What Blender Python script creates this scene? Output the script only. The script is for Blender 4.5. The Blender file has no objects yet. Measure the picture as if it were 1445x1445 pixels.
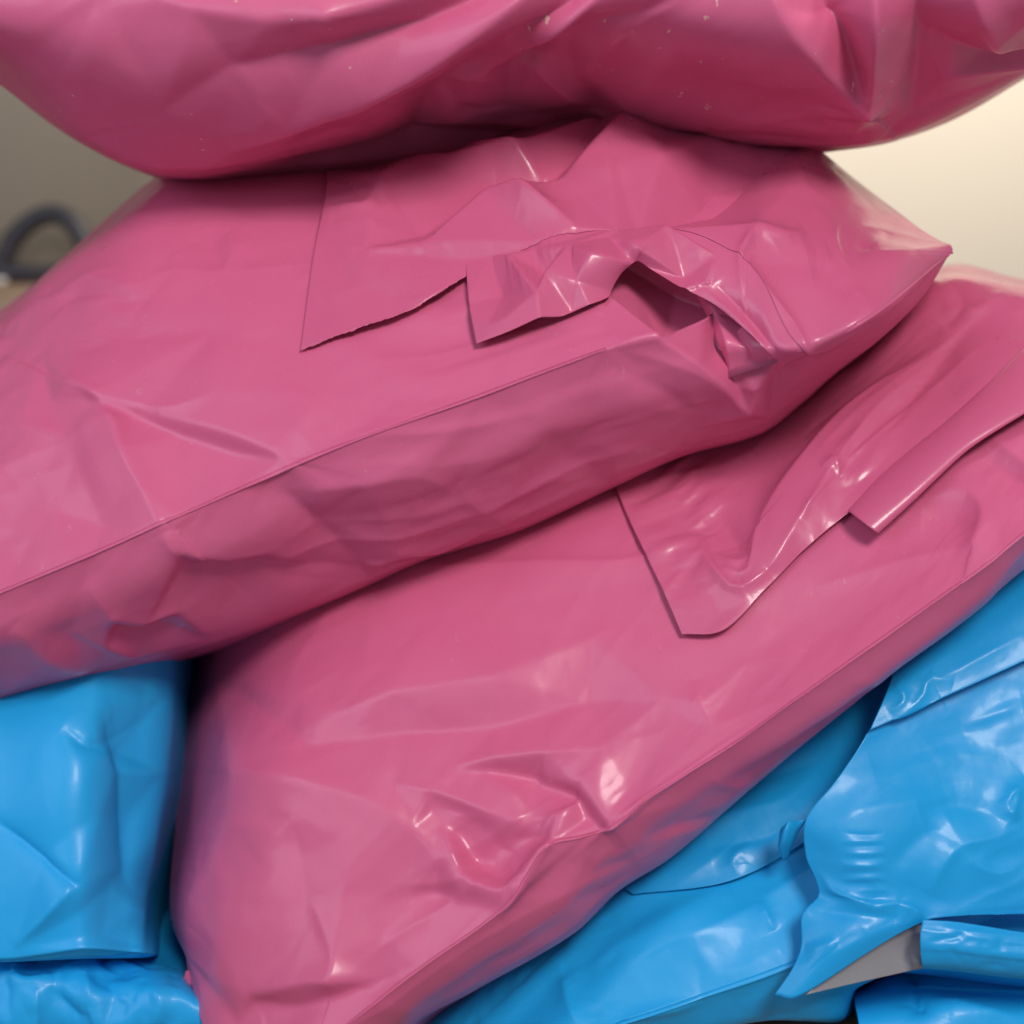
import bpy, math, random
import numpy as np
from mathutils import Vector, Matrix
from mathutils.geometry import delaunay_2d_cdt

# ------------------------------------------------------------------ camera, world, lights, exposure
scene = bpy.context.scene
col = scene.collection
FOV = math.radians(45.0)
PITCH = math.radians(-7.0)
CAM = Vector((0.0, 0.0, 0.42))
TABLE_Z = 0.0
cam_data = bpy.data.cameras.new('camera')
cam = bpy.data.objects.new('camera', cam_data)
col.objects.link(cam)
cam_data.sensor_width = 36
cam_data.angle = FOV
cam_data.clip_start = 0.01
cam_data.clip_end = 50
cam.location = CAM
cam.rotation_euler = (math.radians(90) + PITCH, 0, 0)
cam_data.dof.use_dof = True
cam_data.dof.focus_distance = 0.69
cam_data.dof.aperture_fstop = 3.2
scene.camera = cam

world = bpy.data.worlds.new('World')
scene.world = world
world.use_nodes = True
bg = world.node_tree.nodes['Background']
bg.inputs['Color'].default_value = (0.86, 0.90, 1.0, 1)
bg.inputs['Strength'].default_value = 0.27

def area(name, loc, target, size, size_y, power, color):
    d = bpy.data.lights.new(name, 'AREA')
    d.shape = 'RECTANGLE'; d.size = size; d.size_y = size_y
    d.energy = power; d.color = color
    o = bpy.data.objects.new(name, d); col.objects.link(o)
    o.location = loc
    o.rotation_euler = (Vector(target) - Vector(loc)).to_track_quat('-Z', 'Y').to_euler()
    return o
# ceiling lamp high in front, cool window at the left, added fill to brighten the rear wall
area('ceiling_light', (0.42, -0.90, 1.55), (0.0, 0.72, 0.40), 0.5, 0.5, 27.0, (1.0, 0.95, 0.89))
area('window_light', (-1.5, -0.9, 1.35), (0.0, 0.72, 0.40), 1.5, 1.5, 15.5, (0.76, 0.85, 1.0))
area('rear_wall_fill', (1.0, 1.15, 2.6), (1.1, 2.4, 0.3), 1.0, 0.4, 58.0, (1.0, 0.94, 0.85))

scene.view_settings.view_transform = 'Standard'
scene.view_settings.look = 'None'
scene.view_settings.exposure = 0.0
scene.view_settings.gamma = 1.0
scene.view_settings.use_curve_mapping = False
scene.render.engine = 'CYCLES'
scene.cycles.use_denoising = True
scene.cycles.max_bounces = 8
scene.cycles.diffuse_bounces = 3

# ------------------------------------------------------------------ geometry helpers
W = 2 * math.tan(FOV / 2)
R = np.array(cam.rotation_euler.to_matrix())
CL = np.array(CAM)
def to_cam(p):            # (px, py, depth) -> camera axes x right, y up, d forward
    p = np.asarray(p, float)
    return np.stack([(p[..., 0] - 722.5) / 1445 * W * p[..., 2], -(p[..., 1] - 722.5) / 1445 * W * p[..., 2], p[..., 2]], -1)
def to_pix(c):
    return c[..., 0] / c[..., 2] / W * 1445 + 722.5, -c[..., 1] / c[..., 2] / W * 1445 + 722.5
def to_world(c):
    v = np.stack([c[..., 0], c[..., 1], -c[..., 2]], -1)
    return v @ R.T + CL

def hermite(P, t, u, cusps=(), cyclic=False):
    """P (M,...): values at knots t; evaluate at u. one-sided tangents at cusp knots"""
    M = len(P)
    i = np.clip(np.searchsorted(t, u, side='right') - 1, 0, M - 2)
    def tang(k, side):
        if k in cusps or k == 0 or k == M - 1:
            if k == 0 and cyclic and 0 not in cusps:
                return ((P[1] - P[M - 2])) / ((t[1] - t[0]) + (t[M - 1] - t[M - 2]))
            if k == M - 1 and cyclic and 0 not in cusps:
                return ((P[1] - P[M - 2])) / ((t[1] - t[0]) + (t[M - 1] - t[M - 2]))
            j = k if (side > 0 and k < M - 1) or k == 0 else k - 1
            return (P[j + 1] - P[j]) / (t[j + 1] - t[j])
        return (P[k + 1] - P[k - 1]) / (t[k + 1] - t[k - 1])
    TO = np.array([tang(k, 1) for k in range(M)])
    TI = np.array([tang(k, -1) for k in range(M)])
    h = t[i + 1] - t[i]
    s = (u - t[i]) / h
    sh = (slice(None),) + (None,) * (P.ndim - 1)
    s_, h_ = s[sh], h[sh]
    return ((2 * s_**3 - 3 * s_**2 + 1) * P[i] + (s_**3 - 2 * s_**2 + s_) * h_ * TO[i]
            + (-2 * s_**3 + 3 * s_**2) * P[i + 1] + (s_**3 - s_**2) * h_ * TI[i + 1])

def resample(poly, n):
    """smooth curve through points, n samples by arc length"""
    P = np.asarray(poly, float)
    t = np.concatenate([[0], np.cumsum(np.linalg.norm(np.diff(P[:, :2], axis=0), axis=1) + 1e-6)])
    u = np.linspace(0, t[-1], 600)
    Q = hermite(P, t, u)
    l = np.concatenate([[0], np.cumsum(np.linalg.norm(np.diff(Q[:, :2], axis=0), axis=1))])
    s = np.linspace(0, l[-1], n)
    return np.stack([np.interp(s, l, Q[:, k]) for k in range(Q.shape[1])], -1)

def rail(pts, d):
    return [(p[0], p[1], p[2] if len(p) > 2 else d) for p in pts]

def loft(rails, n, step=2.6, cusps=(), coarse=None):
    """closed tube through rails (first rail repeated at the end)"""
    C = np.array([to_cam(resample(r, n)) for r in rails])
    C = np.concatenate([C, C[:1]])
    dist = np.array([np.mean(np.linalg.norm(C[k + 1] - C[k], axis=-1)) for k in range(len(C) - 1)])
    t = np.concatenate([[0], np.cumsum(np.sqrt(dist) + 1e-4)])
    us = []; rowid = {}
    tot = 0
    for k in range(len(C) - 1):
        pxd = dist[k] / (W * 0.69) * 1445
        if coarse and k in coarse: m = 10
        else: m = max(3, int(pxd / step))
        rowid[k] = tot
        us.append(t[k] + (t[k + 1] - t[k]) * np.arange(m) / m); tot += m
    return hermite(C, t, np.concatenate(us), cusps, cyclic=True), rowid

def grid_surface(grid, nu, nv, cuspr=(), cuspc=()):
    """open sheet through a control grid of (px,py,third value) -> (nv,nu,3)"""
    G = np.asarray(grid, float)
    d = np.mean(np.linalg.norm(np.diff(G[:, :, :2], axis=0), axis=-1), axis=1)
    t = np.concatenate([[0], np.cumsum(d)])
    A = hermite(G, t, np.linspace(0, t[-1], nv), cuspr)
    A = np.swapaxes(A, 0, 1)
    d = np.mean(np.linalg.norm(np.diff(G[:, :, :2], axis=1), axis=-1), axis=0)
    t = np.concatenate([[0], np.cumsum(d)])
    A = hermite(A, t, np.linspace(0, t[-1], nu), cuspc)
    return np.swapaxes(A, 0, 1)

def normals(S, cyclic):
    if cyclic:
        dv = np.roll(S, -1, 0) - np.roll(S, 1, 0)
    else:
        dv = np.gradient(S, axis=0)
    du = np.gradient(S, axis=1)
    n = np.cross(du, dv)
    n /= np.linalg.norm(n, axis=-1, keepdims=True) + 1e-12
    if cyclic:
        out = S - S.mean(0, keepdims=True)
    else:
        out = -S
    if np.mean(np.sum(n * out, -1)) < 0: n = -n
    return n

def vnoise(x, y, seed):
    rng = np.random.RandomState(seed)
    L = rng.uniform(-1, 1, (64, 64))
    xi = np.floor(x).astype(int); yi = np.floor(y).astype(int)
    fx = x - xi; fy = y - yi
    fx = fx * fx * fx * (fx * (fx * 6 - 15) + 10); fy = fy * fy * fy * (fy * (fy * 6 - 15) + 10)
    g = lambda a, b: L[a % 64, b % 64]
    return (g(xi, yi) * (1 - fx) + g(xi + 1, yi) * fx) * (1 - fy) + (g(xi, yi + 1) * (1 - fx) + g(xi + 1, yi + 1) * fx) * fy

def crease(X, Y, H, pts, amp, wl, wr=None, e=2.0, taper=(1, 1)):
    """add a fold line: amp in mm, wl / wr fall-off in px to the left / right of travel, e = roundness of the crest"""
    if wr is None: wr = wl
    P = np.array([p[:2] for p in pts], float)
    if len(P) > 2:
        P = resample(P, max(8, int(np.sum(np.linalg.norm(np.diff(P, axis=0), axis=1)) / 12)))
    m = 5 * max(wl, wr)
    sel = np.where((X > P[:, 0].min() - m) & (X < P[:, 0].max() + m) & (Y > P[:, 1].min() - m) & (Y < P[:, 1].max() + m))
    if len(sel[0]) == 0: return
    x = X[sel]; y = Y[sel]
    best = np.full(x.shape, 1e9); side = np.zeros(x.shape); tt = np.zeros(x.shape)
    seg = np.linalg.norm(np.diff(P, axis=0), axis=1); L = seg.sum(); acc = 0
    for k in range(len(P) - 1):
        a = P[k]; b = P[k + 1]; l = seg[k] + 1e-9
        dx, dy = (b - a) / l
        s = np.clip((x - a[0]) * dx + (y - a[1]) * dy, 0, l)
        qx = x - a[0] - s * dx; qy = y - a[1] - s * dy
        d = np.hypot(qx, qy)
        b_ = d < best
        best = np.where(b_, d, best)
        side = np.where(b_, dx * (y - a[1]) - dy * (x - a[0]), side)
        tt = np.where(b_, (acc + s) / L, tt)
        acc += l
    w = np.where(side < 0, wl, wr)
    prof = np.exp(-(np.sqrt(best**2 + e * e) - e) / w)
    env = np.ones_like(tt)
    if taper[0]: env *= np.clip(tt / 0.35, 0, 1)**0.7
    if taper[1]: env *= np.clip((1 - tt) / 0.35, 0, 1)**0.7
    H[sel] += amp * prof * env

def facets(X, Y, H, pts, edges=(), soft=1):
    """folded facets: heights (mm) at listed points, flat between them"""
    P = [(p[0], p[1]) for p in pts]
    vs, es, fs, ov, oe, of = delaunay_2d_cdt([Vector(p) for p in P], list(edges), [], 0, 1e-4)
    hz = []
    for k, o in enumerate(ov):
        hz.append(pts[o[0]][2] if o else 0.0)
    out = np.zeros_like(H)
    for f in fs:
        a, b, c = [np.array(vs[i]) for i in f[:3]]
        mn = np.minimum(np.minimum(a, b), c) - 1; mx = np.maximum(np.maximum(a, b), c) + 1
        sel = np.where((X >= mn[0]) & (X <= mx[0]) & (Y >= mn[1]) & (Y <= mx[1]))
        if len(sel[0]) == 0: continue
        x = X[sel]; y = Y[sel]
        den = (b[1] - c[1]) * (a[0] - c[0]) + (c[0] - b[0]) * (a[1] - c[1])
        if abs(den) < 1e-6: continue
        l1 = ((b[1] - c[1]) * (x - c[0]) + (c[0] - b[0]) * (y - c[1])) / den
        l2 = ((c[1] - a[1]) * (x - c[0]) + (a[0] - c[0]) * (y - c[1])) / den
        l3 = 1 - l1 - l2
        ins = (l1 >= -1e-6) & (l2 >= -1e-6) & (l3 >= -1e-6)
        v = l1 * hz[f[0]] + l2 * hz[f[1]] + l3 * hz[f[2]]
        out[sel[0][ins], sel[1][ins]] = v[ins]
    for _ in range(soft * 2):
        o = out.copy()
        o[1:-1] = (out[:-2] + 2 * out[1:-1] + out[2:]) / 4; out = o.copy()
        o[:, 1:-1] = (out[:, :-2] + 2 * out[:, 1:-1] + out[:, 2:]) / 4; out = o
    H += out

def relief(S, cyclic, feats, seed, noise=1.0, rand=None, gain=1.0, folds=()):
    """displace a surface along its normals by the folds of the film"""
    X, Y = to_pix(S)
    n = normals(S, cyclic)
    if cyclic:
        view = -S / np.linalg.norm(S, axis=-1, keepdims=True)
        w = np.clip(np.sum(n * view, -1) * 2.5 + 0.15, 0, 1)
    else:
        w = 1.0
    H = np.zeros(X.shape)
    for f in feats:
        if f[0] == 'C': crease(X, Y, H, *f[1:])
    H *= gain
    for f in feats:
        if f[0] == 'F': facets(X, Y, H, *f[1:])
    if rand:
        rng = random.Random(seed)
        for (x0, y0, x1, y1, cnt, ang, spread, lo, hi, alo, ahi, wlo, whi) in rand:
            for _ in range(cnt):
                cx = rng.uniform(x0, x1); cy = rng.uniform(y0, y1)
                a = math.radians(rng.gauss(ang, spread)); l = rng.uniform(lo, hi) / 2
                b = rng.uniform(-0.25, 0.25) * l
                pts = [(cx - l * math.cos(a), cy - l * math.sin(a)), (cx - b * math.sin(a), cy + b * math.cos(a)), (cx + l * math.cos(a), cy + l * math.sin(a))]
                amp = rng.uniform(alo, ahi) * rng.choice([1, 1, -1])
                w1 = rng.uniform(wlo, whi); w2 = w1 * rng.uniform(0.35, 2.0)
                crease(X, Y, H, pts, amp, w1, w2, rng.uniform(1.5, 6))
    for (ang, sx, sy, amp) in folds:
        a = math.radians(ang)
        u = (X * math.cos(a) + Y * math.sin(a)) / sx + 7.3 * seed; v = (-X * math.sin(a) + Y * math.cos(a)) / sy + 3.1 * seed
        nn = vnoise(u + 0.35 * vnoise(u * 2, v, seed + 9), v + 0.4 * vnoise(u, v * 0.7, seed + 8), seed + 3)
        msk = np.clip(0.5 + 1.2 * vnoise(X / 210 + seed, Y / 210, seed + 4), 0, 1)
        H += amp * (0.45 - np.sqrt(nn * nn + 0.0012)) * msk
    if noise:
        H += 0.6 * noise * (1.6 * vnoise(X / 170 + seed, Y / 120 + seed * 2, seed) + 0.7 * vnoise(X / 70, Y / 60, seed + 5))
    D = (H * w / 1000.0)[..., None]
    return S + n * D

def upsample(D, ri, ci, nv, nu):
    A = hermite(D, ri.astype(float), np.arange(nv, dtype=float))
    A = hermite(np.swapaxes(A, 0, 1), ci.astype(float), np.arange(nu, dtype=float))
    return np.swapaxes(A, 0, 1)
def settle(S, r0, r1, gu, gv, seed, levels=((15, 260), (7, 140), (3, 60)), kf=0.004, kb=0.6, free=(), patch=260, drop=0.0, amp=0.0012):
    """let slightly over-long film (gu along, gv across) buckle into creases on the bag's rows r0..r1.
    position-based cloth on the row/column grid; free = edges that are not held"""
    F = S[r0:r1]; nv, nu = F.shape[:2]
    D = np.zeros_like(F)
    rng = np.random.RandomState(seed)
    X0, Y0 = to_pix(F)
    Nn = normals(F, False)
    for li, (st, its) in enumerate(levels):
        ri = np.unique(np.linspace(0, nv - 1, max(4, nv // st)).round().astype(int))
        ci = np.unique(np.linspace(0, nu - 1, max(4, nu // st)).round().astype(int))
        B = F[ri][:, ci]; x = B + D[ri][:, ci]
        n = Nn[ri][:, ci]; px = X0[ri][:, ci]; py = Y0[ri][:, ci]
        m, k = B.shape[:2]
        a_ = amp if li == 0 else amp * 0.04
        x = x + n * (a_ * (vnoise(px / (6.0 * st) + 5 * seed, py / (6.0 * st), seed + li) + (0.25 if li == 0 else 0) * rng.uniform(-1, 1, (m, k))))[..., None]
        g = np.clip(0.55 + 1.1 * vnoise(px / patch + 3.7 * seed, py / patch + 1.3 * seed, seed + 21), 0.05, 1.6)
        fr = np.ones((m, k))
        edge = lambda d: np.clip(d / 4.0, 0, 1)
        rr = np.arange(m)[:, None]; cc = np.arange(k)[None, :]
        if 'top' not in free: fr = fr * edge(rr)
        if 'bottom' not in free: fr = fr * edge(m - 1 - rr)
        if 'left' not in free: fr = fr * edge(cc)
        if 'right' not in free: fr = fr * edge(k - 1 - cc)
        g = g * fr
        ln = lambda a, b: np.linalg.norm(a - b, axis=-1)
        fams = []   # (slice a, slice b, rest, stiffness)
        def add(sa, sb, gr, kk, gsel):
            fams.append((sa, sb, ln(B[sa], B[sb]) * (1 + gr * 0.5 * (g[sa] + g[sb])), kk))
        A = slice(None)
        for o in (0, 1):
            e = (k - o) // 2
            add((A, slice(o, o + 2 * e, 2)), (A, slice(o + 1, o + 2 * e, 2)), gu, 0.9, 0)
            e = (m - o) // 2
            add((slice(o, o + 2 * e, 2), A), (slice(o + 1, o + 2 * e, 2), A), gv, 0.9, 0)
        gs = 0.5 * (gu + gv)
        for o in (0, 1):
            e = (m - o) // 2
            add((slice(o, o + 2 * e, 2), slice(0, k - 1)), (slice(o + 1, o + 2 * e, 2), slice(1, k)), gs, 0.45, 0)
            add((slice(o, o + 2 * e, 2), slice(1, k)), (slice(o + 1, o + 2 * e, 2), slice(0, k - 1)), gs, 0.45, 0)
        for o in range(4):
            q = np.arange(o, k - 2, 4)
            kq = kb * (1.0, 0.5, 0.3)[min(li, 2)]
            if len(q): add((A, q), (A, q + 2), gu, kq, 0)
            q = np.arange(o, m - 2, 4)
            if len(q): add((q, A), (q + 2, A), gv, kq, 0)
        f3 = (kf + (1 - fr) * 0.9)[..., None]
        for it in range(its):
            for sa, sb, rest, kk in fams:
                d = x[sb] - x[sa]; l = np.sqrt(np.sum(d * d, -1)) + 1e-9
                c = (0.5 * kk * (l - rest) / l)[..., None] * d
                x[sa] = x[sa] + c; x[sb] = x[sb] - c
            if drop: x = x - drop * 1e-5 * fr[..., None] * np.array([0, 1.0, 0])
            x = x + f3 * (B - x)
        D = upsample(x - B, ri, ci, nv, nu)
    R_ = S.copy(); R_[r0:r1] = F + D
    return R_

def depth_map(S, cell=4, lo=-200, hi=1700):
    X, Y = to_pix(S)
    N = (hi - lo) // cell
    M = np.full((N, N), 9.0)
    xi = ((X - lo) / cell).astype(int).ravel(); yi = ((Y - lo) / cell).astype(int).ravel()
    ok = (xi >= 0) & (xi < N) & (yi >= 0) & (yi < N)
    np.minimum.at(M, (yi[ok], xi[ok]), S[..., 2].ravel()[ok])
    for _ in range(60):
        hole = M > 5
        if not hole.any(): break
        acc = np.zeros_like(M); cnt = np.zeros_like(M)
        for dy, dx in ((0, 1), (0, -1), (1, 0), (-1, 0)):
            Q = np.roll(np.roll(M, dy, 0), dx, 1); g = Q < 5
            acc[g] += Q[g]; cnt[g] += 1
        f = hole & (cnt > 0)
        M[f] = acc[f] / cnt[f]
    for _ in range(6):
        M = (M + np.roll(M, 1, 0) + np.roll(M, -1, 0) + np.roll(M, 1, 1) + np.roll(M, -1, 1)) / 5
    def at(x, y):
        u = np.clip((x - lo) / cell - 0.5, 0, N - 2.001); v = np.clip((y - lo) / cell - 0.5, 0, N - 2.001)
        i = u.astype(int); j = v.astype(int); a = u - i; b = v - j
        return (M[j, i] * (1 - a) + M[j, i + 1] * a) * (1 - b) + (M[j + 1, i] * (1 - a) + M[j + 1, i + 1] * a) * b
    return at

# ------------------------------------------------------------------ materials
def new_mat(name):
    m = bpy.data.materials.new(name); m.use_nodes = True
    nt = m.node_tree; b = nt.nodes['Principled BSDF']
    return m, nt, b
def film(name, c, rough=0.30, specks=0.0, trans=0.0, coat=0.2):
    m, nt, b = new_mat(name)
    N = nt.nodes.new; L = nt.links.new
    tc = N('ShaderNodeTexCoord')
    n1 = N('ShaderNodeTexNoise'); n1.inputs['Scale'].default_value = 9; n1.inputs['Detail'].default_value = 3
    L(tc.outputs['Object'], n1.inputs['Vector'])
    mix = N('ShaderNodeMix'); mix.data_type = 'RGBA'
    mix.inputs['A'].default_value = (c[0] * 0.93, c[1] * 0.88, c[2] * 0.94, 1)
    mix.inputs['B'].default_value = (min(1, c[0] * 1.05), c[1] * 1.12, c[2] * 1.05, 1)
    L(n1.outputs['Fac'], mix.inputs['Factor'])
    out = mix.outputs['Result']
    # fine mottling of the pigment
    n4 = N('ShaderNodeTexNoise'); n4.inputs['Scale'].default_value = 900; n4.inputs['Detail'].default_value = 2
    L(tc.outputs['Object'], n4.inputs['Vector'])
    mp = N('ShaderNodeMapRange'); mp.inputs['From Min'].default_value = 0.3; mp.inputs['From Max'].default_value = 0.7
    mp.inputs['To Min'].default_value = 0.98; mp.inputs['To Max'].default_value = 1.02
    L(n4.outputs['Fac'], mp.inputs['Value'])
    mul = N('ShaderNodeMix'); mul.data_type = 'RGBA'; mul.blend_type = 'MULTIPLY'; mul.inputs['Factor'].default_value = 1
    L(out, mul.inputs['A']); L(mp.outputs['Result'], mul.inputs['B']); out = mul.outputs['Result']
    if specks:
        mpg = N('ShaderNodeMapping'); mpg.inputs['Scale'].default_value = (1, 1, 0.55)
        L(tc.outputs['Object'], mpg.inputs['Vector'])
        v = N('ShaderNodeTexVoronoi'); v.inputs['Scale'].default_value = 85; v.inputs['Randomness'].default_value = 1
        n6 = N('ShaderNodeTexNoise'); n6.inputs['Scale'].default_value = 240
        L(mpg.outputs['Vector'], n6.inputs['Vector'])
        va = N('ShaderNodeVectorMath'); va.operation = 'MULTIPLY_ADD'; va.inputs[1].default_value = (0.012, 0.012, 0.012)
        L(n6.outputs['Color'], va.inputs[0]); L(mpg.outputs['Vector'], va.inputs[2])
        L(va.outputs['Vector'], v.inputs['Vector'])
        lt = N('ShaderNodeMath'); lt.operation = 'LESS_THAN'; lt.inputs[1].default_value = 0.085
        L(v.outputs['Distance'], lt.inputs[0])
        n5 = N('ShaderNodeTexNoise'); n5.inputs['Scale'].default_value = 14
        L(tc.outputs['Object'], n5.inputs['Vector'])
        gt = N('ShaderNodeMath'); gt.operation = 'GREATER_THAN'; gt.inputs[1].default_value = 0.52
        L(n5.outputs['Fac'], gt.inputs[0])
        mm = N('ShaderNodeMath'); mm.operation = 'MULTIPLY'; L(lt.outputs[0], mm.inputs[0]); L(gt.outputs[0], mm.inputs[1])
        m3 = N('ShaderNodeMath'); m3.operation = 'MULTIPLY'; m3.inputs[1].default_value = specks; L(mm.outputs[0], m3.inputs[0])
        mx = N('ShaderNodeMix'); mx.data_type = 'RGBA'; mx.inputs['B'].default_value = (0.75, 0.5, 0.42, 1)
        L(m3.outputs[0], mx.inputs['Factor']); L(out, mx.inputs['A']); out = mx.outputs['Result']
    L(out, b.inputs['Base Color'])
    # uneven gloss
    n2 = N('ShaderNodeTexNoise'); n2.inputs['Scale'].default_value = 26; n2.inputs['Detail'].default_value = 8; n2.inputs['Roughness'].default_value = 0.62
    L(tc.outputs['Object'], n2.inputs['Vector'])
    r = N('ShaderNodeMapRange'); r.inputs['From Min'].default_value = 0.3; r.inputs['From Max'].default_value = 0.7
    r.inputs['To Min'].default_value = rough - 0.10; r.inputs['To Max'].default_value = rough + 0.13
    L(n2.outputs['Fac'], r.inputs['Value']); L(r.outputs['Result'], b.inputs['Roughness'])
    b.inputs['IOR'].default_value = 1.48
    b.inputs['Specular IOR Level'].default_value = 0.4
    b.inputs['Coat Weight'].default_value = coat; b.inputs['Coat Roughness'].default_value = 0.14
    # very fine film ripple
    n3 = N('ShaderNodeTexNoise'); n3.inputs['Scale'].default_value = 60; n3.inputs['Detail'].default_value = 5; n3.inputs['Roughness'].default_value = 0.6
    L(tc.outputs['Object'], n3.inputs['Vector'])
    bp = N('ShaderNodeBump'); bp.inputs['Strength'].default_value = 0.25; bp.inputs['Distance'].default_value = 0.0008
    L(n3.outputs['Fac'], bp.inputs['Height']); L(bp.outputs['Normal'], b.inputs['Normal'])
    if trans:
        t = N('ShaderNodeBsdfTranslucent'); L(out, t.inputs['Color'])
        ms = N('ShaderNodeMixShader'); ms.inputs['Fac'].default_value = trans
        o = nt.nodes['Material Output']
        L(b.outputs[0], ms.inputs[1]); L(t.outputs[0], ms.inputs[2]); L(ms.outputs[0], o.inputs['Surface'])
    return m
PINK = (0.65, 0.122, 0.256)
BLUE = (0.013, 0.385, 0.830)
M_PINK = film('pink_film', PINK, 0.37, specks=0.12)
M_PINK_TOP = film('pink_film_dusty', PINK, 0.39, specks=0.85)
M_PINK_FLAP = film('pink_flap_film', PINK, 0.34, trans=0.06, coat=0.3)
M_BLUE = film('blue_film', BLUE, 0.42, coat=0.08)
M_BLUE_FLAP = film('blue_flap_film', BLUE, 0.40, trans=0.12, coat=0.12)
M_GREY = film('grey_lining_film', (0.30, 0.29, 0.31), 0.4)

def paint(name, c, rough=0.7, scale=6, var=0.06, bump=0.0):
    m, nt, b = new_mat(name)
    tc = nt.nodes.new('ShaderNodeTexCoord'); n = nt.nodes.new('ShaderNodeTexNoise')
    n.inputs['Scale'].default_value = scale; n.inputs['Detail'].default_value = 6
    nt.links.new(tc.outputs['Object'], n.inputs['Vector'])
    mx = nt.nodes.new('ShaderNodeMix'); mx.data_type = 'RGBA'
    mx.inputs['A'].default_value = tuple(v * (1 - var) for v in c) + (1,)
    mx.inputs['B'].default_value = tuple(min(1, v * (1 + var)) for v in c) + (1,)
    nt.links.new(n.outputs['Fac'], mx.inputs['Factor']); nt.links.new(mx.outputs['Result'], b.inputs['Base Color'])
    b.inputs['Roughness'].default_value = rough
    if bump:
        bp = nt.nodes.new('ShaderNodeBump'); bp.inputs['Strength'].default_value = bump; bp.inputs['Distance'].default_value = 0.002
        n2 = nt.nodes.new('ShaderNodeTexNoise'); n2.inputs['Scale'].default_value = 150
        nt.links.new(tc.outputs['Object'], n2.inputs['Vector'])
        nt.links.new(n2.outputs['Fac'], bp.inputs['Height']); nt.links.new(bp.outputs['Normal'], b.inputs['Normal'])
    return m
M_WALL = paint('cream_wall_paint', (0.86, 0.76, 0.61), 0.8, 3, 0.03, 0.2)
M_DARK = paint('grey_brown_laminate', (0.175, 0.145, 0.11), 0.6, 5, 0.10, 0.1)
M_TABLE = paint('brown_table_wood', (0.22, 0.13, 0.07), 0.5, 12, 0.25, 0.2)
M_CABLE = paint('black_rubber', (0.035, 0.034, 0.042), 0.45, 20, 0.2)
M_WHITE = paint('white_plastic', (0.75, 0.75, 0.74), 0.4, 20, 0.03)

# ------------------------------------------------------------------ object helpers
def mesh_obj(name, verts, faces, mat, parent=None, solid=0.0, smooth=True):
    v = np.asarray(verts, np.float64).reshape(-1, 3)
    off = np.array(parent.matrix_world.translation) if parent is not None else np.zeros(3)
    if parent is not None: off = np.array(parent['base'])
    v = v - off
    me = bpy.data.meshes.new(name)
    f = np.asarray(faces)
    if f.dtype != object and f.ndim == 2:
        k = f.shape[1]
        me.vertices.add(len(v)); me.vertices.foreach_set('co', v.astype(np.float32).ravel())
        me.loops.add(f.size); me.loops.foreach_set('vertex_index', f.astype(np.int32).ravel())
        me.polygons.add(len(f)); me.polygons.foreach_set('loop_start', np.arange(0, f.size, k, dtype=np.int32))
        me.update(calc_edges=True)
    else:
        me.from_pydata([tuple(x) for x in v], [], [tuple(int(i) for i in q) for q in faces])
    me.validate()
    if smooth: me.polygons.foreach_set('use_smooth', np.ones(len(me.polygons), bool))
    me.materials.append(mat)
    o = bpy.data.objects.new(name, me); col.objects.link(o)
    if parent is not None: o.parent = parent
    if solid:
        s = o.modifiers.new('thickness', 'SOLIDIFY'); s.thickness = solid; s.offset = 0
    return o
def grid_faces(nv, nu, cyclic=False, base=0):
    r = np.arange(nv if cyclic else nv - 1); c = np.arange(nu - 1)
    rr, cc = np.meshgrid(r, c, indexing='ij')
    r2 = (rr + 1) % nv
    return (base + np.stack([rr * nu + cc, rr * nu + cc + 1, r2 * nu + cc + 1, r2 * nu + cc], -1).reshape(-1, 4))
def body_mesh(name, S, mat, parent):
    """closed tube with both ends gathered shut"""
    nv, nu = S.shape[:2]
    cols = [S]
    for side, c in ((0, 0), (1, nu - 1)):
        cen = S[:, c].mean(0, keepdims=True)
        rings = [cen + (S[:, c] - cen) * k for k in ((0.66, 0.33, 0.02) if side else (0.02, 0.33, 0.66))]
        rings = np.stack(rings, 1)
        cols = ([rings] + cols) if side == 0 else (cols + [rings])
    A = np.concatenate(cols, 1)
    Wd = to_world(A)
    f = grid_faces(A.shape[0], A.shape[1], True)
    return mesh_obj(name, Wd, f, mat, parent)
def sheet_mesh(name, S, mat, parent, solid=0.00025):
    return mesh_obj(name, to_world(S), grid_faces(*S.shape[:2]), mat, parent, solid)
def fin(name, S, row, prev, mat, parent, width=0.002, c0=0, c1=None, n=None):
    """welded seam lip: the film runs on past the edge"""
    a = S[row, c0:c1]; d = S[row, c0:c1] - S[prev, c0:c1]
    d = d / (np.linalg.norm(d, axis=-1, keepdims=True) + 1e-9)
    k = np.linspace(0, 1, a.shape[0]); env = np.clip(np.minimum(k, 1 - k) * 20, 0, 1)[:, None]
    wob = 1 + 0.25 * np.sin(np.arange(a.shape[0]) * 0.07)[:, None]
    view = -a / np.linalg.norm(a, axis=-1, keepdims=True)
    rows = np.stack([a - d * 0.0016 + view * 0.00005, a + view * 0.00025, a + d * width * env * wob * 0.5 + view * 0.0003, a + d * width * env * wob + view * 0.0002])
    return sheet_mesh(name, rows, mat, parent, 0.0002)
def thing(name, label, cat, base, group=None):
    o = bpy.data.objects.new(name, None); col.objects.link(o)
    o.empty_display_size = 0.05
    o.location = base; o['base'] = [float(x) for x in base]
    o['label'] = label; o['category'] = cat
    if group: o['group'] = group
    return o
def tag(o, label, cat, group=None):
    o['label'] = label; o['category'] = cat
    if group: o['group'] = group
def structure(o): o['kind'] = 'structure'; return o
def base_of(S):
    w = to_world(S).reshape(-1, 3)
    return (float(w[:, 0].mean()), float(w[:, 1].mean()), float(w[:, 2].min()))
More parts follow.
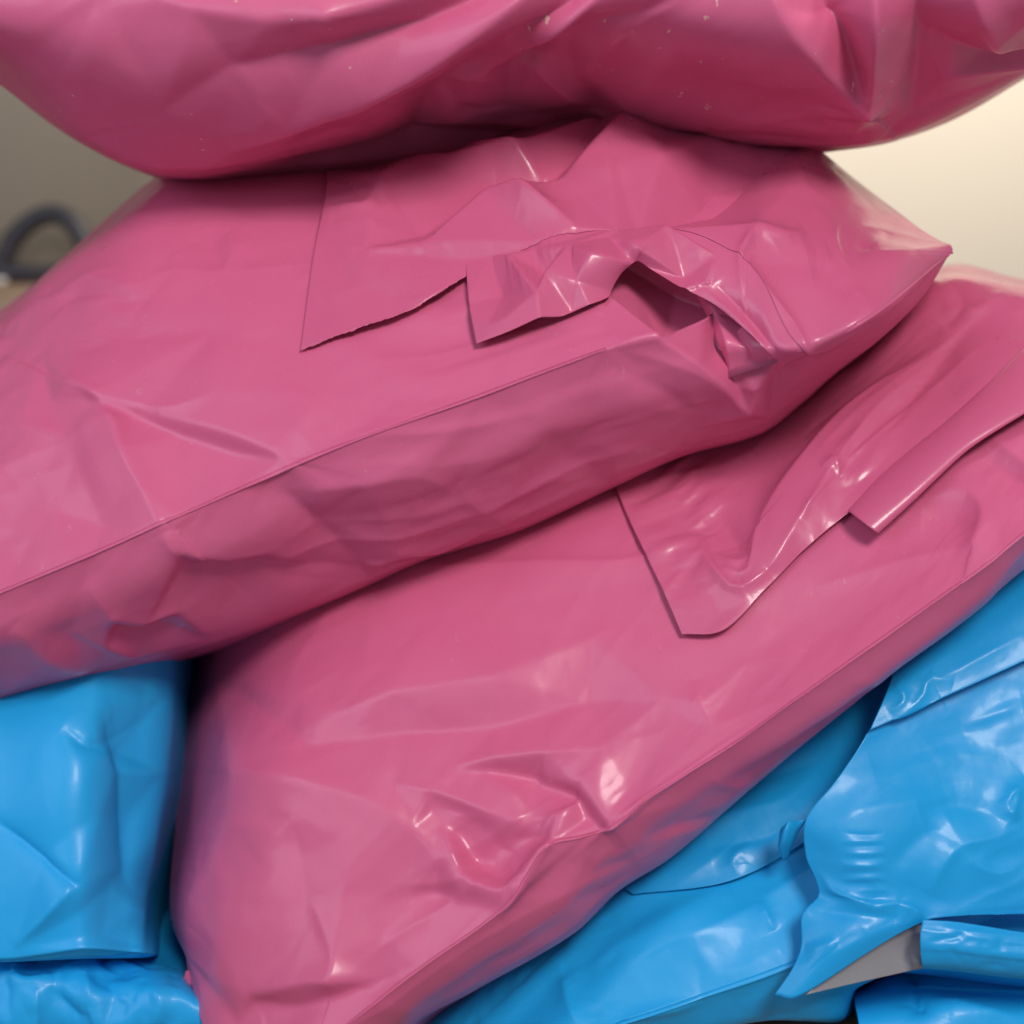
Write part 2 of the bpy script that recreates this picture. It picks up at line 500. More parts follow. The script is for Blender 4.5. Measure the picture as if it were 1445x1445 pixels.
def C(pts, amp, wl, wr=None, e=2.0, taper=(1, 1)): return ('C', pts, amp, wl, wr, e, taper)
def F(pts, edges=(), soft=1): return ('F', pts, edges, soft)
def FL(zeros, chains, loose=(), soft=1, k=1.0):
    pts = [(x, y, 0.0) for x, y in zeros]; ed = []
    for ch in chains:
        b = len(pts); pts += list(ch); ed += [(b + i, b + i + 1) for i in range(len(ch) - 1)]
    pts += list(loose)
    return F([(x, y, h * k) for x, y, h in pts], ed, soft)
#STRUCTURE
# ------------------------------------------------------------------ setting
def box(name, lo, hi, mat, parent=None):
    x0, y0, z0 = lo; x1, y1, z1 = hi
    v = [(x0, y0, z0), (x1, y0, z0), (x1, y1, z0), (x0, y1, z0), (x0, y0, z1), (x1, y0, z1), (x1, y1, z1), (x0, y1, z1)]
    f = [(0, 3, 2, 1), (4, 5, 6, 7), (0, 1, 5, 4), (1, 2, 6, 5), (2, 3, 7, 6), (3, 0, 4, 7)]
    return mesh_obj(name, v, f, mat, parent, smooth=False)
structure(box('wall', (-3.0, 2.4, -0.9), (3.0, 2.5, 2.6), M_WALL))
structure(box('table', (-0.75, 0.52, TABLE_Z - 0.03), (0.75, 1.35, TABLE_Z), M_TABLE))

# ------------------------------------------------------------------ bag 1: top pink bag
N1 = 640
r1 = [
    rail([(-330, -350), (300, -420), (900, -430), (1750, -330)], 0.90),
    rail([(-330, -260), (300, -330), (900, -340), (1750, -240)], 0.70),
    rail([(-330, -100), (0, -120), (400, -150), (900, -150), (1400, -120), (1750, -60)], 0.652),
    rail([(-330, -30), (0, 30), (300, 60), (600, 40), (900, 10), (1200, 20), (1445, -20), (1750, -50)], 0.648),
    rail([(-310, -10), (-60, 62), (0, 98), (110, 175), (230, 212), (420, 190), (600, 140), (740, 90), (860, 95), (1000, 120), (1200, 130), (1340, 100), (1445, 50), (1700, -50)], 0.712),
    rail([(-290, 0), (-60, 80), (0, 118), (100, 190), (190, 236), (270, 251), (360, 240), (440, 222), (530, 204), (640, 182), (740, 158), (830, 134), (890, 160), (1000, 192), (1120, 202), (1240, 198), (1330, 168), (1445, 105), (1600, 10), (1690, -30)], 0.772),
    rail([(-280, -10), (-60, 55), (100, 160), (250, 225), (330, 244), (450, 252), (600, 246), (700, 225), (800, 190), (900, 205), (1080, 205), (1160, 175), (1330, 140), (1445, 80), (1680, -50)], 0.885),
    rail([(-300, -180), (300, -60), (900, -60), (1700, -180)], 0.95),
]
f1 = [
    FL([(-200, 20), (0, 112), (110, 188), (270, 246), (440, 215), (640, 176), (1000, 186), (1240, 192), (1445, 96), (1620, -10), (1620, -200), (700, -200), (-200, -200)],
       [[(150, 0, 4), (280, 18, 8), (390, 30, 10), (462, 32, 11), (540, 14, 11), (640, -20, 9)],
        [(330, 90, -2), (470, 62, -5), (600, 26, -5), (720, -25, -3)],
        [(770, -20, 9), (700, 22, 11), (620, 62, 12), (510, 118, 10), (400, 170, 7), (320, 208, 3)],
        [(830, -30, -3), (800, 8, -5), (690, 92, -8), (630, 140, -9), (582, 198, -7)],
        [(850, -10, 7), (780, 38, 7), (690, 102, 1)], [(890, 20, -2), (800, 62, -6), (730, 100, -6)],
        [(752, 92, 4), (810, 124, 6), (872, 164, 7)], [(1060, -40, 9), (1090, 8, 10), (1150, 58, 11), (1215, 129, 9), (1222, 80, 9), (1224, -40, 9)],
        [(1160, -40, -8), (1180, 24, -9), (1204, 92, -3)], [(1295, -40, -6), (1305, 60, -8), (1290, 160, -2)],
        [(1355, -40, 5), (1378, 15, 8), (1400, 54, 9), (1460, 46, 8)], [(1350, 70, -4), (1400, 80, -5), (1460, 68, -5)], [(1330, 108, 3), (1460, 88, 4)]],
       [(120, 100, 3), (230, 150, 0), (960, 50, 3), (660, 160, -4), (720, 150, -1)], 2),
    C([(150, -30), (280, 18), (390, 34), (462, 32)], 4.5, 60, 22, 3, (1, 0)),
    C([(462, 32), (540, 14), (640, -20)], 4.5, 40, 25, 3, (0, 0)),
    C([(400, 90), (470, 52), (600, 18), (700, -20)], -3.6, 40, 30, 5),
    C([(770, -20), (700, 20), (620, 60), (540, 100), (430, 150), (330, 205)], 5.0, 26, 44, 5),
    C([(500, 160), (450, 180), (400, 205)], -2.2, 20, 20, 5),
    C([(815, 0), (745, 50), (690, 92), (630, 140), (580, 205)], -5.0, 20, 26, 3, (1, 0)),
    C([(840, -10), (790, 25), (740, 58), (690, 100), (650, 125)], 4.2, 12, 18, 2.5),
    C([(880, 20), (800, 60), (730, 98), (660, 128)], -4.0, 12, 18, 2.5),
    C([(640, 130), (700, 112), (750, 92)], 3.2, 12, 14, 2),
    C([(750, 90), (810, 122), (860, 150), (905, 182)], 5.0, 8, 80, 2, (1, 0)),
    C([(720, 160), (660, 150), (620, 175)], 2.4, 16, 20, 4),
    C([(1060, -40), (1090, 8), (1150, 55), (1190, 95), (1217, 130)], 5.0, 20, 60, 2.5, (1, 0)),
    C([(1222, -40), (1224, 40), (1222, 95), (1216, 130)], 5.0, 22, 26, 2.0, (1, 0)),
    C([(1150, -40), (1175, 20), (1200, 70), (1212, 110)], -6.0, 18, 18, 5, (1, 1)),
    C([(1290, -30), (1300, 30), (1320, 90), (1300, 160)], -3.5, 22, 26, 8),
    C([(1360, -40), (1375, 20), (1400, 55), (1450, 48)], 5.0, 40, 14, 3, (1, 0)),
    C([(1320, 60), (1390, 75), (1450, 62)], -4.5, 16, 22, 5, (1, 0)),
    C([(1320, 110), (1380, 100), (1460, 85)], 2.5, 18, 26, 6, (1, 0)),
    C([(110, 60), (200, 110), (240, 170), (230, 215)], 1.8, 40, 50, 12),
    C([(290, 190), (330, 180), (365, 165), (380, 140)], 1.6, 22, 14, 4),
    C([(140, 215), (230, 232), (330, 228), (420, 214)], 2.0, 14, 18, 3),
    C([(640, 150), (700, 168), (760, 150)], -1.6, 14, 14, 4),
]
S, ids = loft(r1, N1, 2.8, (), coarse=(0, 6, 7))
S1 = relief(S, True, f1, 11, 0.8, [(-50, -40, 1500, 200, 10, -30, 20, 90, 220, 0.3, 0.9, 8, 26)], 1.0, [(-32, 300, 60, 1.4)])
S1 = settle(S1, ids[1], ids[6], 0.005, 0.016, 1)
B1 = thing('mailing_bag', 'dusty pink plastic mailing bag lying on top of the pile', 'mailing bag', base_of(S1), 'pink mailing bags')
body_mesh('body', S1, M_PINK_TOP, B1)

# ------------------------------------------------------------------ bag 2: middle pink bag
N2 = 640
r2 = [
    rail([(-420, 600), (0, 475), (250, 280), (330, 264), (450, 256), (600, 246), (690, 205), (800, 130), (1000, 150), (1120, 225), (1338, 352, 0.76)], 0.93),
    rail([(-420, 640), (-120, 560), (0, 455), (60, 397), (140, 332), (190, 292), (255, 250), (340, 246), (430, 243), (520, 246), (620, 236), (690, 200), (750, 176), (830, 158), (900, 172), (1000, 190), (1130, 202), (1180, 236), (1250, 290), (1339, 354, 0.745)], 0.80),
    rail([(-420, 700), (-120, 600), (0, 510), (100, 420), (200, 345), (300, 320), (450, 305), (600, 290), (800, 250), (1000, 260), (1140, 280), (1240, 325), (1340, 355, 0.74)], 0.748),
    rail([(-420, 790), (-120, 720), (0, 660), (150, 570), (300, 500), (450, 470), (680, 420), (900, 370), (1050, 370), (1180, 370), (1260, 365), (1340, 356, 0.738)], 0.692),
    rail([(-420, 960), (-120, 880), (0, 836), (240, 734), (450, 642), (680, 558), (860, 492), (930, 474), (1040, 490), (1140, 490), (1240, 440), (1340, 357, 0.738)], 0.652),
    rail([(-420, 1050), (-120, 960), (0, 915), (140, 855), (300, 790), (450, 735), (700, 650), (900, 575), (1060, 540), (1150, 505), (1250, 445), (1339, 358, 0.739)], 0.672),
    rail([(-420, 1110), (-120, 1030), (0, 991), (140, 952), (300, 908), (430, 862), (520, 826), (600, 790), (730, 750), (870, 686), (960, 645), (1075, 611), (1130, 570), (1180, 526), (1240, 480), (1300, 420), (1338, 359, 0.745)], 0.748),
    rail([(-420, 1040), (0, 930), (300, 850), (600, 740), (900, 600), (1075, 560), (1240, 450), (1337, 358, 0.76)], 0.93),
]
f2 = [
    FL([(-120, 880), (0, 836), (240, 734), (450, 642), (680, 558), (860, 492), (-120, 1020), (0, 985), (140, 946), (300, 902), (430, 856), (600, 786), (730, 746), (870, 682), (1000, 626), (1080, 600),
        (-120, 520), (60, 500), (300, 470), (500, 510), (700, 490), (820, 470), (330, 692), (560, 566), (840, 600)],
       [[(236, 746, 5), (252, 770, 7), (310, 782, 6), (374, 776, 5)], [(262, 794, -4), (350, 797, -5), (440, 805, -5), (520, 806, -4)],
        [(450, 690, 3), (520, 677, 5), (590, 665, 7), (640, 686, 5), (700, 725, 2)], [(398, 694, -4), (450, 742, -5), (512, 800, -4)], [(524, 800, 2), (560, 776, 5), (620, 772, 4), (680, 752, 2)],
        [(120, 824, 1), (158, 860, 8), (205, 872, 7), (250, 860, 3)], [(165, 885, -4), (215, 880, -5), (256, 888, -3)], [(15, 880, 2), (65, 922, 7), (125, 944, 3)], [(100, 888, 3), (150, 906, 5), (190, 924, 3)],
        [(108, 548, 7), (138, 564, 8), (164, 592, 8), (182, 640, 8), (206, 690, 6), (244, 728, 3)], [(140, 572, 0), (190, 588, -3), (250, 610, -5), (330, 636, -5), (396, 649, -2)],
        [(205, 578, 2), (250, 576, 3), (306, 556, 4)], [(230, 590, 2), (330, 616, 3), (390, 640, 1)], [(440, 560, 3), (420, 605, 2)], [(-40, 615, 4), (40, 608, 5), (95, 618, 2)], [(70, 720, -2), (140, 742, -3)]],
       [(75, 570, -1), (110, 650, 0), (800, 640, -2), (760, 605, 3), (900, 570, 3)], 2, 0.7),
    # upper face, left
    C([(108, 548), (135, 562), (162, 592), (180, 640), (205, 690), (242, 732)], 3.6, 18, 60, 2, (0, 0)),
    C([(112, 552), (120, 600), (140, 660), (165, 710)], 2.0, 40, 30, 8),
    C([(140, 566), (190, 586), (250, 608), (330, 634), (398, 648)], -1.5, 22, 50, 4, (1, 0)),
    C([(180, 574), (250, 574), (306, 556)], 1.2, 20, 9, 1.6),
    C([(220, 584), (330, 616), (398, 646)], 1.4, 14, 30, 3, (1, 0)),
    C([(450, 560), (425, 605), (400, 646)], 1.6, 22, 30, 5, (1, 0)),
    C([(-40, 615), (50, 608), (110, 618)], 1.8, 26, 18, 6),
    C([(80, 720), (140, 735), (180, 765)], -1.2, 20, 20, 5),
    C([(-20, 470), (60, 430), (130, 402), (230, 386), (340, 384), (450, 372)], 1.8, 14, 34, 3, (1, 0)),
    C([(60, 470), (140, 455), (220, 470), (320, 462)], -1.0, 20, 24, 5),
    C([(296, 322), (304, 352), (312, 382)], -2.0, 10, 16, 3),
    C([(320, 330), (330, 356), (316, 384)], 2.0, 10, 16, 3),
    C([(250, 360), (270, 345), (285, 338)], -1.0, 6, 6, 2),
    C([(240, 370), (262, 352), (280, 345)], 0.8, 5, 6, 2),
    C([(350, 300), (345, 330), (360, 365)], 1.2, 16, 22, 4),
    C([(90, 410), (140, 385), (200, 378)], 1.2, 9, 9, 2),
    C([(60, 445), (120, 412), (170, 400)], -1.2, 8, 10, 2),
    C([(560, 500), (650, 480), (720, 490)], -1.0, 30, 30, 8),
    # lower face
    C([(228, 745), (252, 772), (310, 784), (374, 776)], 2.6, 30, 12, 3),
    C([(238, 742), (240, 760), (250, 772)], 1.6, 8, 10, 2),
    C([(260, 792), (350, 796), (440, 805), (520, 806), (590, 786)], -2.4, 16, 24, 5),
    C([(440, 690), (520, 676), (590, 664), (640, 684)], 2.4, 26, 14, 3),
    C([(640, 684), (690, 722), (720, 742)], 1.4, 24, 12, 4),
    C([(395, 692), (450, 740), (515, 802)], -2.2, 26, 22, 7),
    C([(520, 802), (560, 776), (620, 772), (680, 752)], 1.8, 12, 16, 3),
    C([(120, 822), (158, 860), (205, 872), (250, 862)], 3.0, 16, 12, 2.5),
    C([(165, 884), (215, 878), (256, 888)], -2.4, 9, 12, 3),
    C([(20, 880), (70, 922), (128, 946)], 2.6, 34, 16, 5),
    C([(100, 885), (150, 905), (192, 926)], 2.0, 12, 10, 3),
    C([(60, 895), (120, 900), (170, 930)], -1.5, 14, 14, 5),
    C([(230, 890), (330, 885), (430, 850)], 1.2, 14, 18, 4),
    C([(760, 620), (800, 650), (860, 660)], -1.2, 30, 30, 8),
    # pinched fold and pocket under the flap
    F([(845, 400, -2), (850, 480, 0), (930, 476, 2), (985, 512, 1), (1030, 548, 0), (1050, 577, 4), (1000, 600, 0), (1085, 590, 0), (1062, 546, 2), (1042, 552, -5),
       (1105, 516, -6), (1150, 500, 0), (1120, 440, -12), (1040, 390, -26), (960, 360, -28), (880, 350, -12), (945, 436, -34), (1000, 478, -34), (1030, 524, -26)],
      [(2, 3), (3, 4), (4, 5), (8, 9)], 1),
    C([(868, 492), (900, 482), (928, 475)], 0.9, 8, 7, 1.2, (1, 0)),
    C([(870, 494), (930, 508), (990, 530), (1040, 566), (1051, 576)], 1.6, 12, 16, 1.6, (1, 0)),
    C([(840, 510), (920, 545), (1000, 590)], -2.5, 22, 26, 7),
    # right corner
    C([(1135, 498), (1200, 474), (1290, 430), (1338, 362)], 3.0, 14, 16, 2.5, (1, 0)),
]
S, ids2 = loft(r2, N2, 2.5, (4,), coarse=(0, 6, 7))
D2 = depth_map(S)
S2 = relief(S, True, f2, 23, 0.45, [(-20, 470, 700, 720, 6, -20, 25, 80, 180, 0.2, 0.6, 8, 24), (0, 760, 1000, 900, 10, -22, 18, 60, 160, 0.3, 0.9, 6, 18), (20, 270, 440, 470, 14, -12, 22, 40, 110, 0.3, 0.8, 4, 12), (-20, 380, 230, 500, 16, -18, 12, 50, 130, 0.4, 1.0, 3, 8)], 0.8, [(-23, 420, 75, 1.6), (-14, 260, 48, 0.8)])
S2 = settle(S2, ids2[1], ids2[6], 0.005, 0.014, 2)
B2 = thing('mailing_bag', 'pink plastic mailing bag in the middle with its torn flap folded over', 'mailing bag', base_of(S2), 'pink mailing bags')
body_mesh('body', S2, M_PINK, B2)
px2, _ = to_pix(S2[ids2[4]])
fin('seam', S2, ids2[4], ids2[4] - 4, M_PINK, B2, 0.0008, int(np.argmin(np.abs(px2 + 150))), int(np.argmin(np.abs(px2 - 860))))

def drape(grid, D, nu, nv, cuspr=(), cuspc=()):
    """control grid of (px, py, lift in mm above the bag)"""
    G = grid_surface(grid, nu, nv, cuspr, cuspc)
    d = D(G[..., 0], G[..., 1]) - G[..., 2] / 1000.0
    return to_cam(np.stack([G[..., 0], G[..., 1], d], -1))
def ragged(S, row, seed, amp=0.0006):
    rng = np.random.RandomState(seed)
    j = rng.uniform(-1, 1, S.shape[1]); j += 1.5 * np.interp(np.arange(S.shape[1]), np.arange(0, S.shape[1] + 9, 9), rng.uniform(-1, 1, len(np.arange(0, S.shape[1] + 9, 9))))
    S[row, :, 1] += amp * j

g = [  # rows from the tucked-in top to the hem
    [(462, 240, 12), (530, 227, 13), (610, 215, 13), (690, 214, 14), (770, 196, 14), (850, 165, 13), (950, 150, 11), (1060, 165, 8), (1138, 198, 3), (1240, 281, 1), (1338, 352, 0.3)],
    [(461, 275, 9), (530, 268, 11), (610, 255, 11), (690, 248, 13), (770, 235, 16), (860, 218, 18), (955, 222, 16), (1060, 245, 12), (1150, 278, 6), (1240, 318, 2), (1339, 354, 0.4)],
    [(446, 345, 6), (520, 340, 8), (600, 330, 9), (680, 315, 11), (768, 296, 14), (862, 282, 16), (950, 288, 16), (1060, 330, 12), (1150, 390, 7), (1240, 385, 3), (1340, 356, 0.6)],
    [(425, 492, 4), (505, 462, 7), (580, 437, 8), (662, 388, 9), (760, 347, 13), (860, 328, 18), (945, 324, 20), (1052, 378, 14), (1139, 497, 6), (1240, 446, 3), (1338, 359, 0.6)],
]
SF = drape(g, D2, 380, 150)
ff = [
    F([(462, 240, 0), (448, 345, 0), (425, 492, 0), (520, 460, 0), (600, 430, 0), (662, 388, 0), (470, 302, 2), (535, 299, 6), (548, 268, 7), (600, 246, 9), (735, 222, 12), (690, 205, 0), (530, 227, 0),
       (590, 332, -2), (650, 297, -4), (720, 266, -5), (775, 252, -6), (838, 190, -5), (600, 352, 6), (690, 286, 9), (735, 283, 13), (815, 330, 4), (520, 358, 4), (500, 400, 0), (600, 385, 3),
       (880, 178, 12), (850, 215, 12), (795, 258, 3), (930, 245, 11), (1000, 200, 5), (900, 318, -3), (1000, 286, -8), (1085, 225, -4), (1060, 335, 9), (1120, 265, 5),
       (760, 348, 0), (870, 328, 0), (945, 324, 2), (1052, 378, 2), (1139, 497, 0), (1240, 446, 0), (1338, 359, 0), (1240, 300, 0), (1140, 200, 0), (1060, 165, 0), (950, 150, 0), (850, 160, 0), (1180, 380, 2)],
      [(7, 8), (8, 9), (9, 10), (13, 14), (14, 15), (15, 16), (16, 17), (18, 19), (19, 20), (20, 21), (25, 26), (26, 27), (30, 31), (31, 32)], 2),
    C([(478, 300), (520, 302), (540, 268), (600, 246), (700, 250)], 3.2, 14, 18, 3),
    C([(520, 262), (535, 290), (545, 302)], -1.4, 10, 12, 4),
    C([(440, 296), (490, 300), (535, 304)], 1.4, 8, 10, 2.5),
    C([(585, 332), (640, 295), (720, 265), (780, 240), (840, 185)], -3.4, 34, 14, 2.5),
    C([(610, 335), (650, 300), (690, 284), (735, 283), (770, 305), (815, 330)], 4.2, 12, 26, 2),
    C([(735, 283), (770, 305), (812, 330)], 1.5, 8, 10, 1.2),
    C([(560, 358), (640, 350), (740, 346), (800, 338)], 1.6, 12, 10, 3),
    C([(500, 360), (560, 366), (660, 367), (760, 348)], -1.6, 10, 14, 3),
    C([(520, 360), (575, 359)], 1.0, 4, 4, 1.5),
    C([(640, 222), (720, 222), (762, 250)], 4.0, 12, 14, 2.5),
    C([(770, 252), (812, 232), (850, 205), (880, 170)], 3.2, 10, 40, 2),
    C([(840, 218), (900, 214), (980, 196), (1040, 190)], -1.4, 14, 18, 4),
    C([(870, 318), (960, 300), (1040, 262), (1090, 225)], -2.8, 40, 24, 5),
    C([(790, 268), (850, 256), (930, 246), (1010, 235)], 2.2, 26, 30, 6),
    C([(1040, 370), (1060, 340), (1110, 345), (1130, 330)], 1.8, 10, 8, 2),
    C([(1052, 378), (1085, 420), (1120, 462), (1137, 492)], 2.2, 8, 12, 1.5, (0, 0)),
    C([(1050, 372), (1040, 365), (1058, 345)], 1.8, 7, 7, 1.5),
    C([(1180, 318), (1176, 340), (1186, 366), (1206, 388)], 1.5, 5, 12, 1.3),
    C([(1120, 340), (1136, 372), (1150, 424)], 1.2, 8, 6, 1.5), C([(1146, 352), (1154, 378), (1150, 400)], -0.9, 6, 6, 1.5),
    C([(1160, 350), (1166, 376), (1164, 392)], 0.9, 4, 6, 1.3), C([(1040, 372), (1062, 345), (1100, 350), (1130, 338)], 1.4, 8, 6, 1.4),
    C([(1190, 330), (1222, 322), (1256, 330), (1338, 353)], 1.2, 8, 12, 1.6, (1, 0)), C([(1246, 330), (1240, 342), (1222, 360)], 1.0, 6, 8, 1.4),
    C([(1214, 356), (1260, 358), (1336, 354)], 1.4, 7, 12, 1.6, (1, 0)), C([(1206, 345), (1225, 352), (1236, 348)], -1.2, 5, 6, 1.5),
    C([(1124, 216), (1128, 250), (1140, 276), (1200, 298)], 0.5, 5, 9, 1.5),
    C([(1165, 372), (1175, 400), (1200, 420)], -0.8, 10, 12, 3),
    C([(560, 420), (590, 425), (640, 400)], 0.8, 8, 8, 3),
    C([(460, 420), (520, 400), (600, 395)], 1.2, 26, 20, 6),
]
SF = relief(SF, False, ff, 31, 0.35, [(450, 240, 900, 400, 8, -15, 20, 60, 160, 0.2, 0.6, 5, 16), (1080, 280, 1300, 440, 10, 30, 25, 25, 70, 0.2, 0.5, 2.5, 6)], 1.2, ())
SF = settle(SF, 0, None, 0.012, 0.010, 12, ((11, 200), (5, 80), (2, 25)), 0.006, 0.5, ('top', 'bottom', 'left'), 120)
ragged(SF[:, :150], -1, 3, 0.0004)
flap2 = sheet_mesh('flap', SF, M_PINK_FLAP, B2)
flap2['label'] = 'torn pink flap folded over the bag'
g = [
    [(657, 369, 10), (700, 360, 10), (770, 346, 13), (850, 330, 17.5), (915, 322, 19), (946, 325, 19.5), (1000, 350, 17), (1054, 380, 13.5), (1100, 440, 9), (1139, 497, 6)],
    [(662, 428, 9), (708, 420, 12), (772, 402, 14), (842, 378, 18), (906, 350, 16), (955, 366, 13), (1005, 388, 12), (1055, 425, 9), (1090, 470, 6), (1125, 506, 4)],
    [(672, 485, 6), (722, 472, 8), (792, 446, 8), (858, 414, 10), (896, 372, 10), (960, 404, 6), (1010, 432, 3), (1058, 472, 2), (1085, 498, 1), (1106, 517, 1)],
]
SH = drape(g, D2, 240, 80)
ex, _ = to_pix(SF[-1]); sx_, _ = to_pix(SH[0]); m_ = slice(int(np.argmin(np.abs(ex - 650))), int(np.argmin(np.abs(ex - 1139))) + 1)
tgt = np.stack([np.interp(sx_, ex[m_], SF[-1][m_, k]) for k in range(3)], -1); tgt[:, 2] += 0.0004
v_ = np.linspace(0, 1, SH.shape[0])[:, None, None]; u_ = np.clip((sx_ - 690) / 30, 0, 1)[None, :, None]
SH = SH + (tgt - SH[0])[None] * (1 - v_)**1.5 * u_
fh = [
    F([(650, 360, 0), (690, 362, 0), (720, 368, 5), (752, 352, 0), (768, 380, -5), (760, 424, 8), (707, 412, -4), (772, 392, 6), (806, 437, -3.5), (764, 464, 6),
       (690, 462, 2), (672, 490, 0), (655, 430, 0), (715, 455, 4), (835, 372, 8), (868, 404, -7), (895, 374, 1), (860, 335, 0), (800, 352, 3), (815, 400, 2), (830, 430, 0),
       (900, 364, 9), (945, 324, 4), (965, 385, -5), (962, 406, 0), (1010, 360, 0), (1000, 400, 2), (880, 320, 0)],
      [(6, 5), (5, 7), (5, 8), (2, 5), (4, 5), (21, 22), (22, 23)], 1),
    C([(1010, 400), (1050, 440), (1100, 505)], -4, 8, 10, 2),
    C([(985, 405), (1040, 450), (1095, 508)], 3, 6, 8, 2),
]
SH = relief(SH, False, fh, 37, 0.2)
SH = settle(SH, 0, None, 0.006, 0.006, 13, ((8, 160), (4, 60), (2, 20)), 0.008, 0.5, ('bottom', 'left'), 90)
sheet_mesh('flap_hem', SH, M_PINK_FLAP, B2)
g = [[(975, 396, -8), (1010, 420, -6), (1050, 455, -4), (1098, 508, -2)], [(985, 420, -16), (1014, 446, -11), (1046, 482, -9), (1080, 514, -5)], [(1000, 446, -24), (1012, 478, -20), (1028, 512, -16), (1040, 546, -9)]]
SI = relief(drape(g, D2, 90, 60), False, [C([(1006, 430), (1026, 480), (1036, 540)], 2.5, 6, 8, 1.2, (0, 0)), C([(1030, 450), (1050, 490), (1060, 520)], -2.5, 5, 7, 1.2, (0, 0))], 39, 0.1)
sheet_mesh('inner_pleat', SI, M_PINK, B2)

# ------------------------------------------------------------------ bag 3: lower pink bag
N3 = 620
r3 = [
    rail([(320, 860), (600, 740), (1000, 580), (1330, 420), (1445, 430), (1800, 450)], 0.96),
    rail([(292, 880, .90), (330, 856, .85), (430, 812, .80), (600, 745, .80), (860, 635, .81), (1080, 540, .84), (1200, 470, .84), (1330, 388, .80), (1445, 404), (1560, 420), (1800, 440)], 0.79),
    rail([(258, 1040, .875), (290, 1000, .82), (380, 930, .765), (520, 860), (690, 790), (860, 720), (1060, 640, .765), (1240, 540, .77), (1400, 480, .75), (1560, 470), (1800, 470)], 0.745),
    rail([(244, 1190, .83), (275, 1150, .77), (360, 1090, .715), (500, 1030), (680, 960), (900, 870), (1100, 770), (1280, 670), (1445, 580), (1600, 540), (1800, 520)], 0.700),
    rail([(239, 1290, .77), (262, 1285, .722), (340, 1270, .685), (460, 1235), (640, 1150), (860, 1030), (1060, 930), (1260, 800), (1445, 670), (1600, 600), (1800, 560)], 0.672),
    rail([(262, 1350, .735), (290, 1450, .69), (340, 1530, .665), (420, 1505), (490, 1446), (600, 1360), (705, 1284), (738, 1238), (772, 1194), (825, 1182), (856, 1171), (905, 1131), (960, 1096), (1040, 1046), (1112, 994), (1202, 930), (1318, 848), (1385, 800), (1445, 752), (1600, 640), (1800, 600)], 0.648),
    rail([(265, 1380, .74), (300, 1480, .71), (370, 1585, .68), (460, 1560), (540, 1465), (650, 1380), (760, 1310), (850, 1235), (900, 1195), (980, 1130), (1110, 1050), (1280, 930), (1390, 845), (1445, 785), (1600, 670), (1800, 620)], 0.664),
    rail([(270, 1400, .78), (310, 1520, .75), (410, 1620, .73), (500, 1560), (589, 1445), (671, 1397), (812, 1315), (875, 1256), (950, 1208), (1060, 1112), (1250, 948), (1360, 868), (1445, 802), (1600, 690), (1800, 640)], 0.712),
    rail([(320, 1300), (450, 1450), (640, 1380), (900, 1180), (1250, 890), (1445, 740), (1800, 620)], 0.94),
]
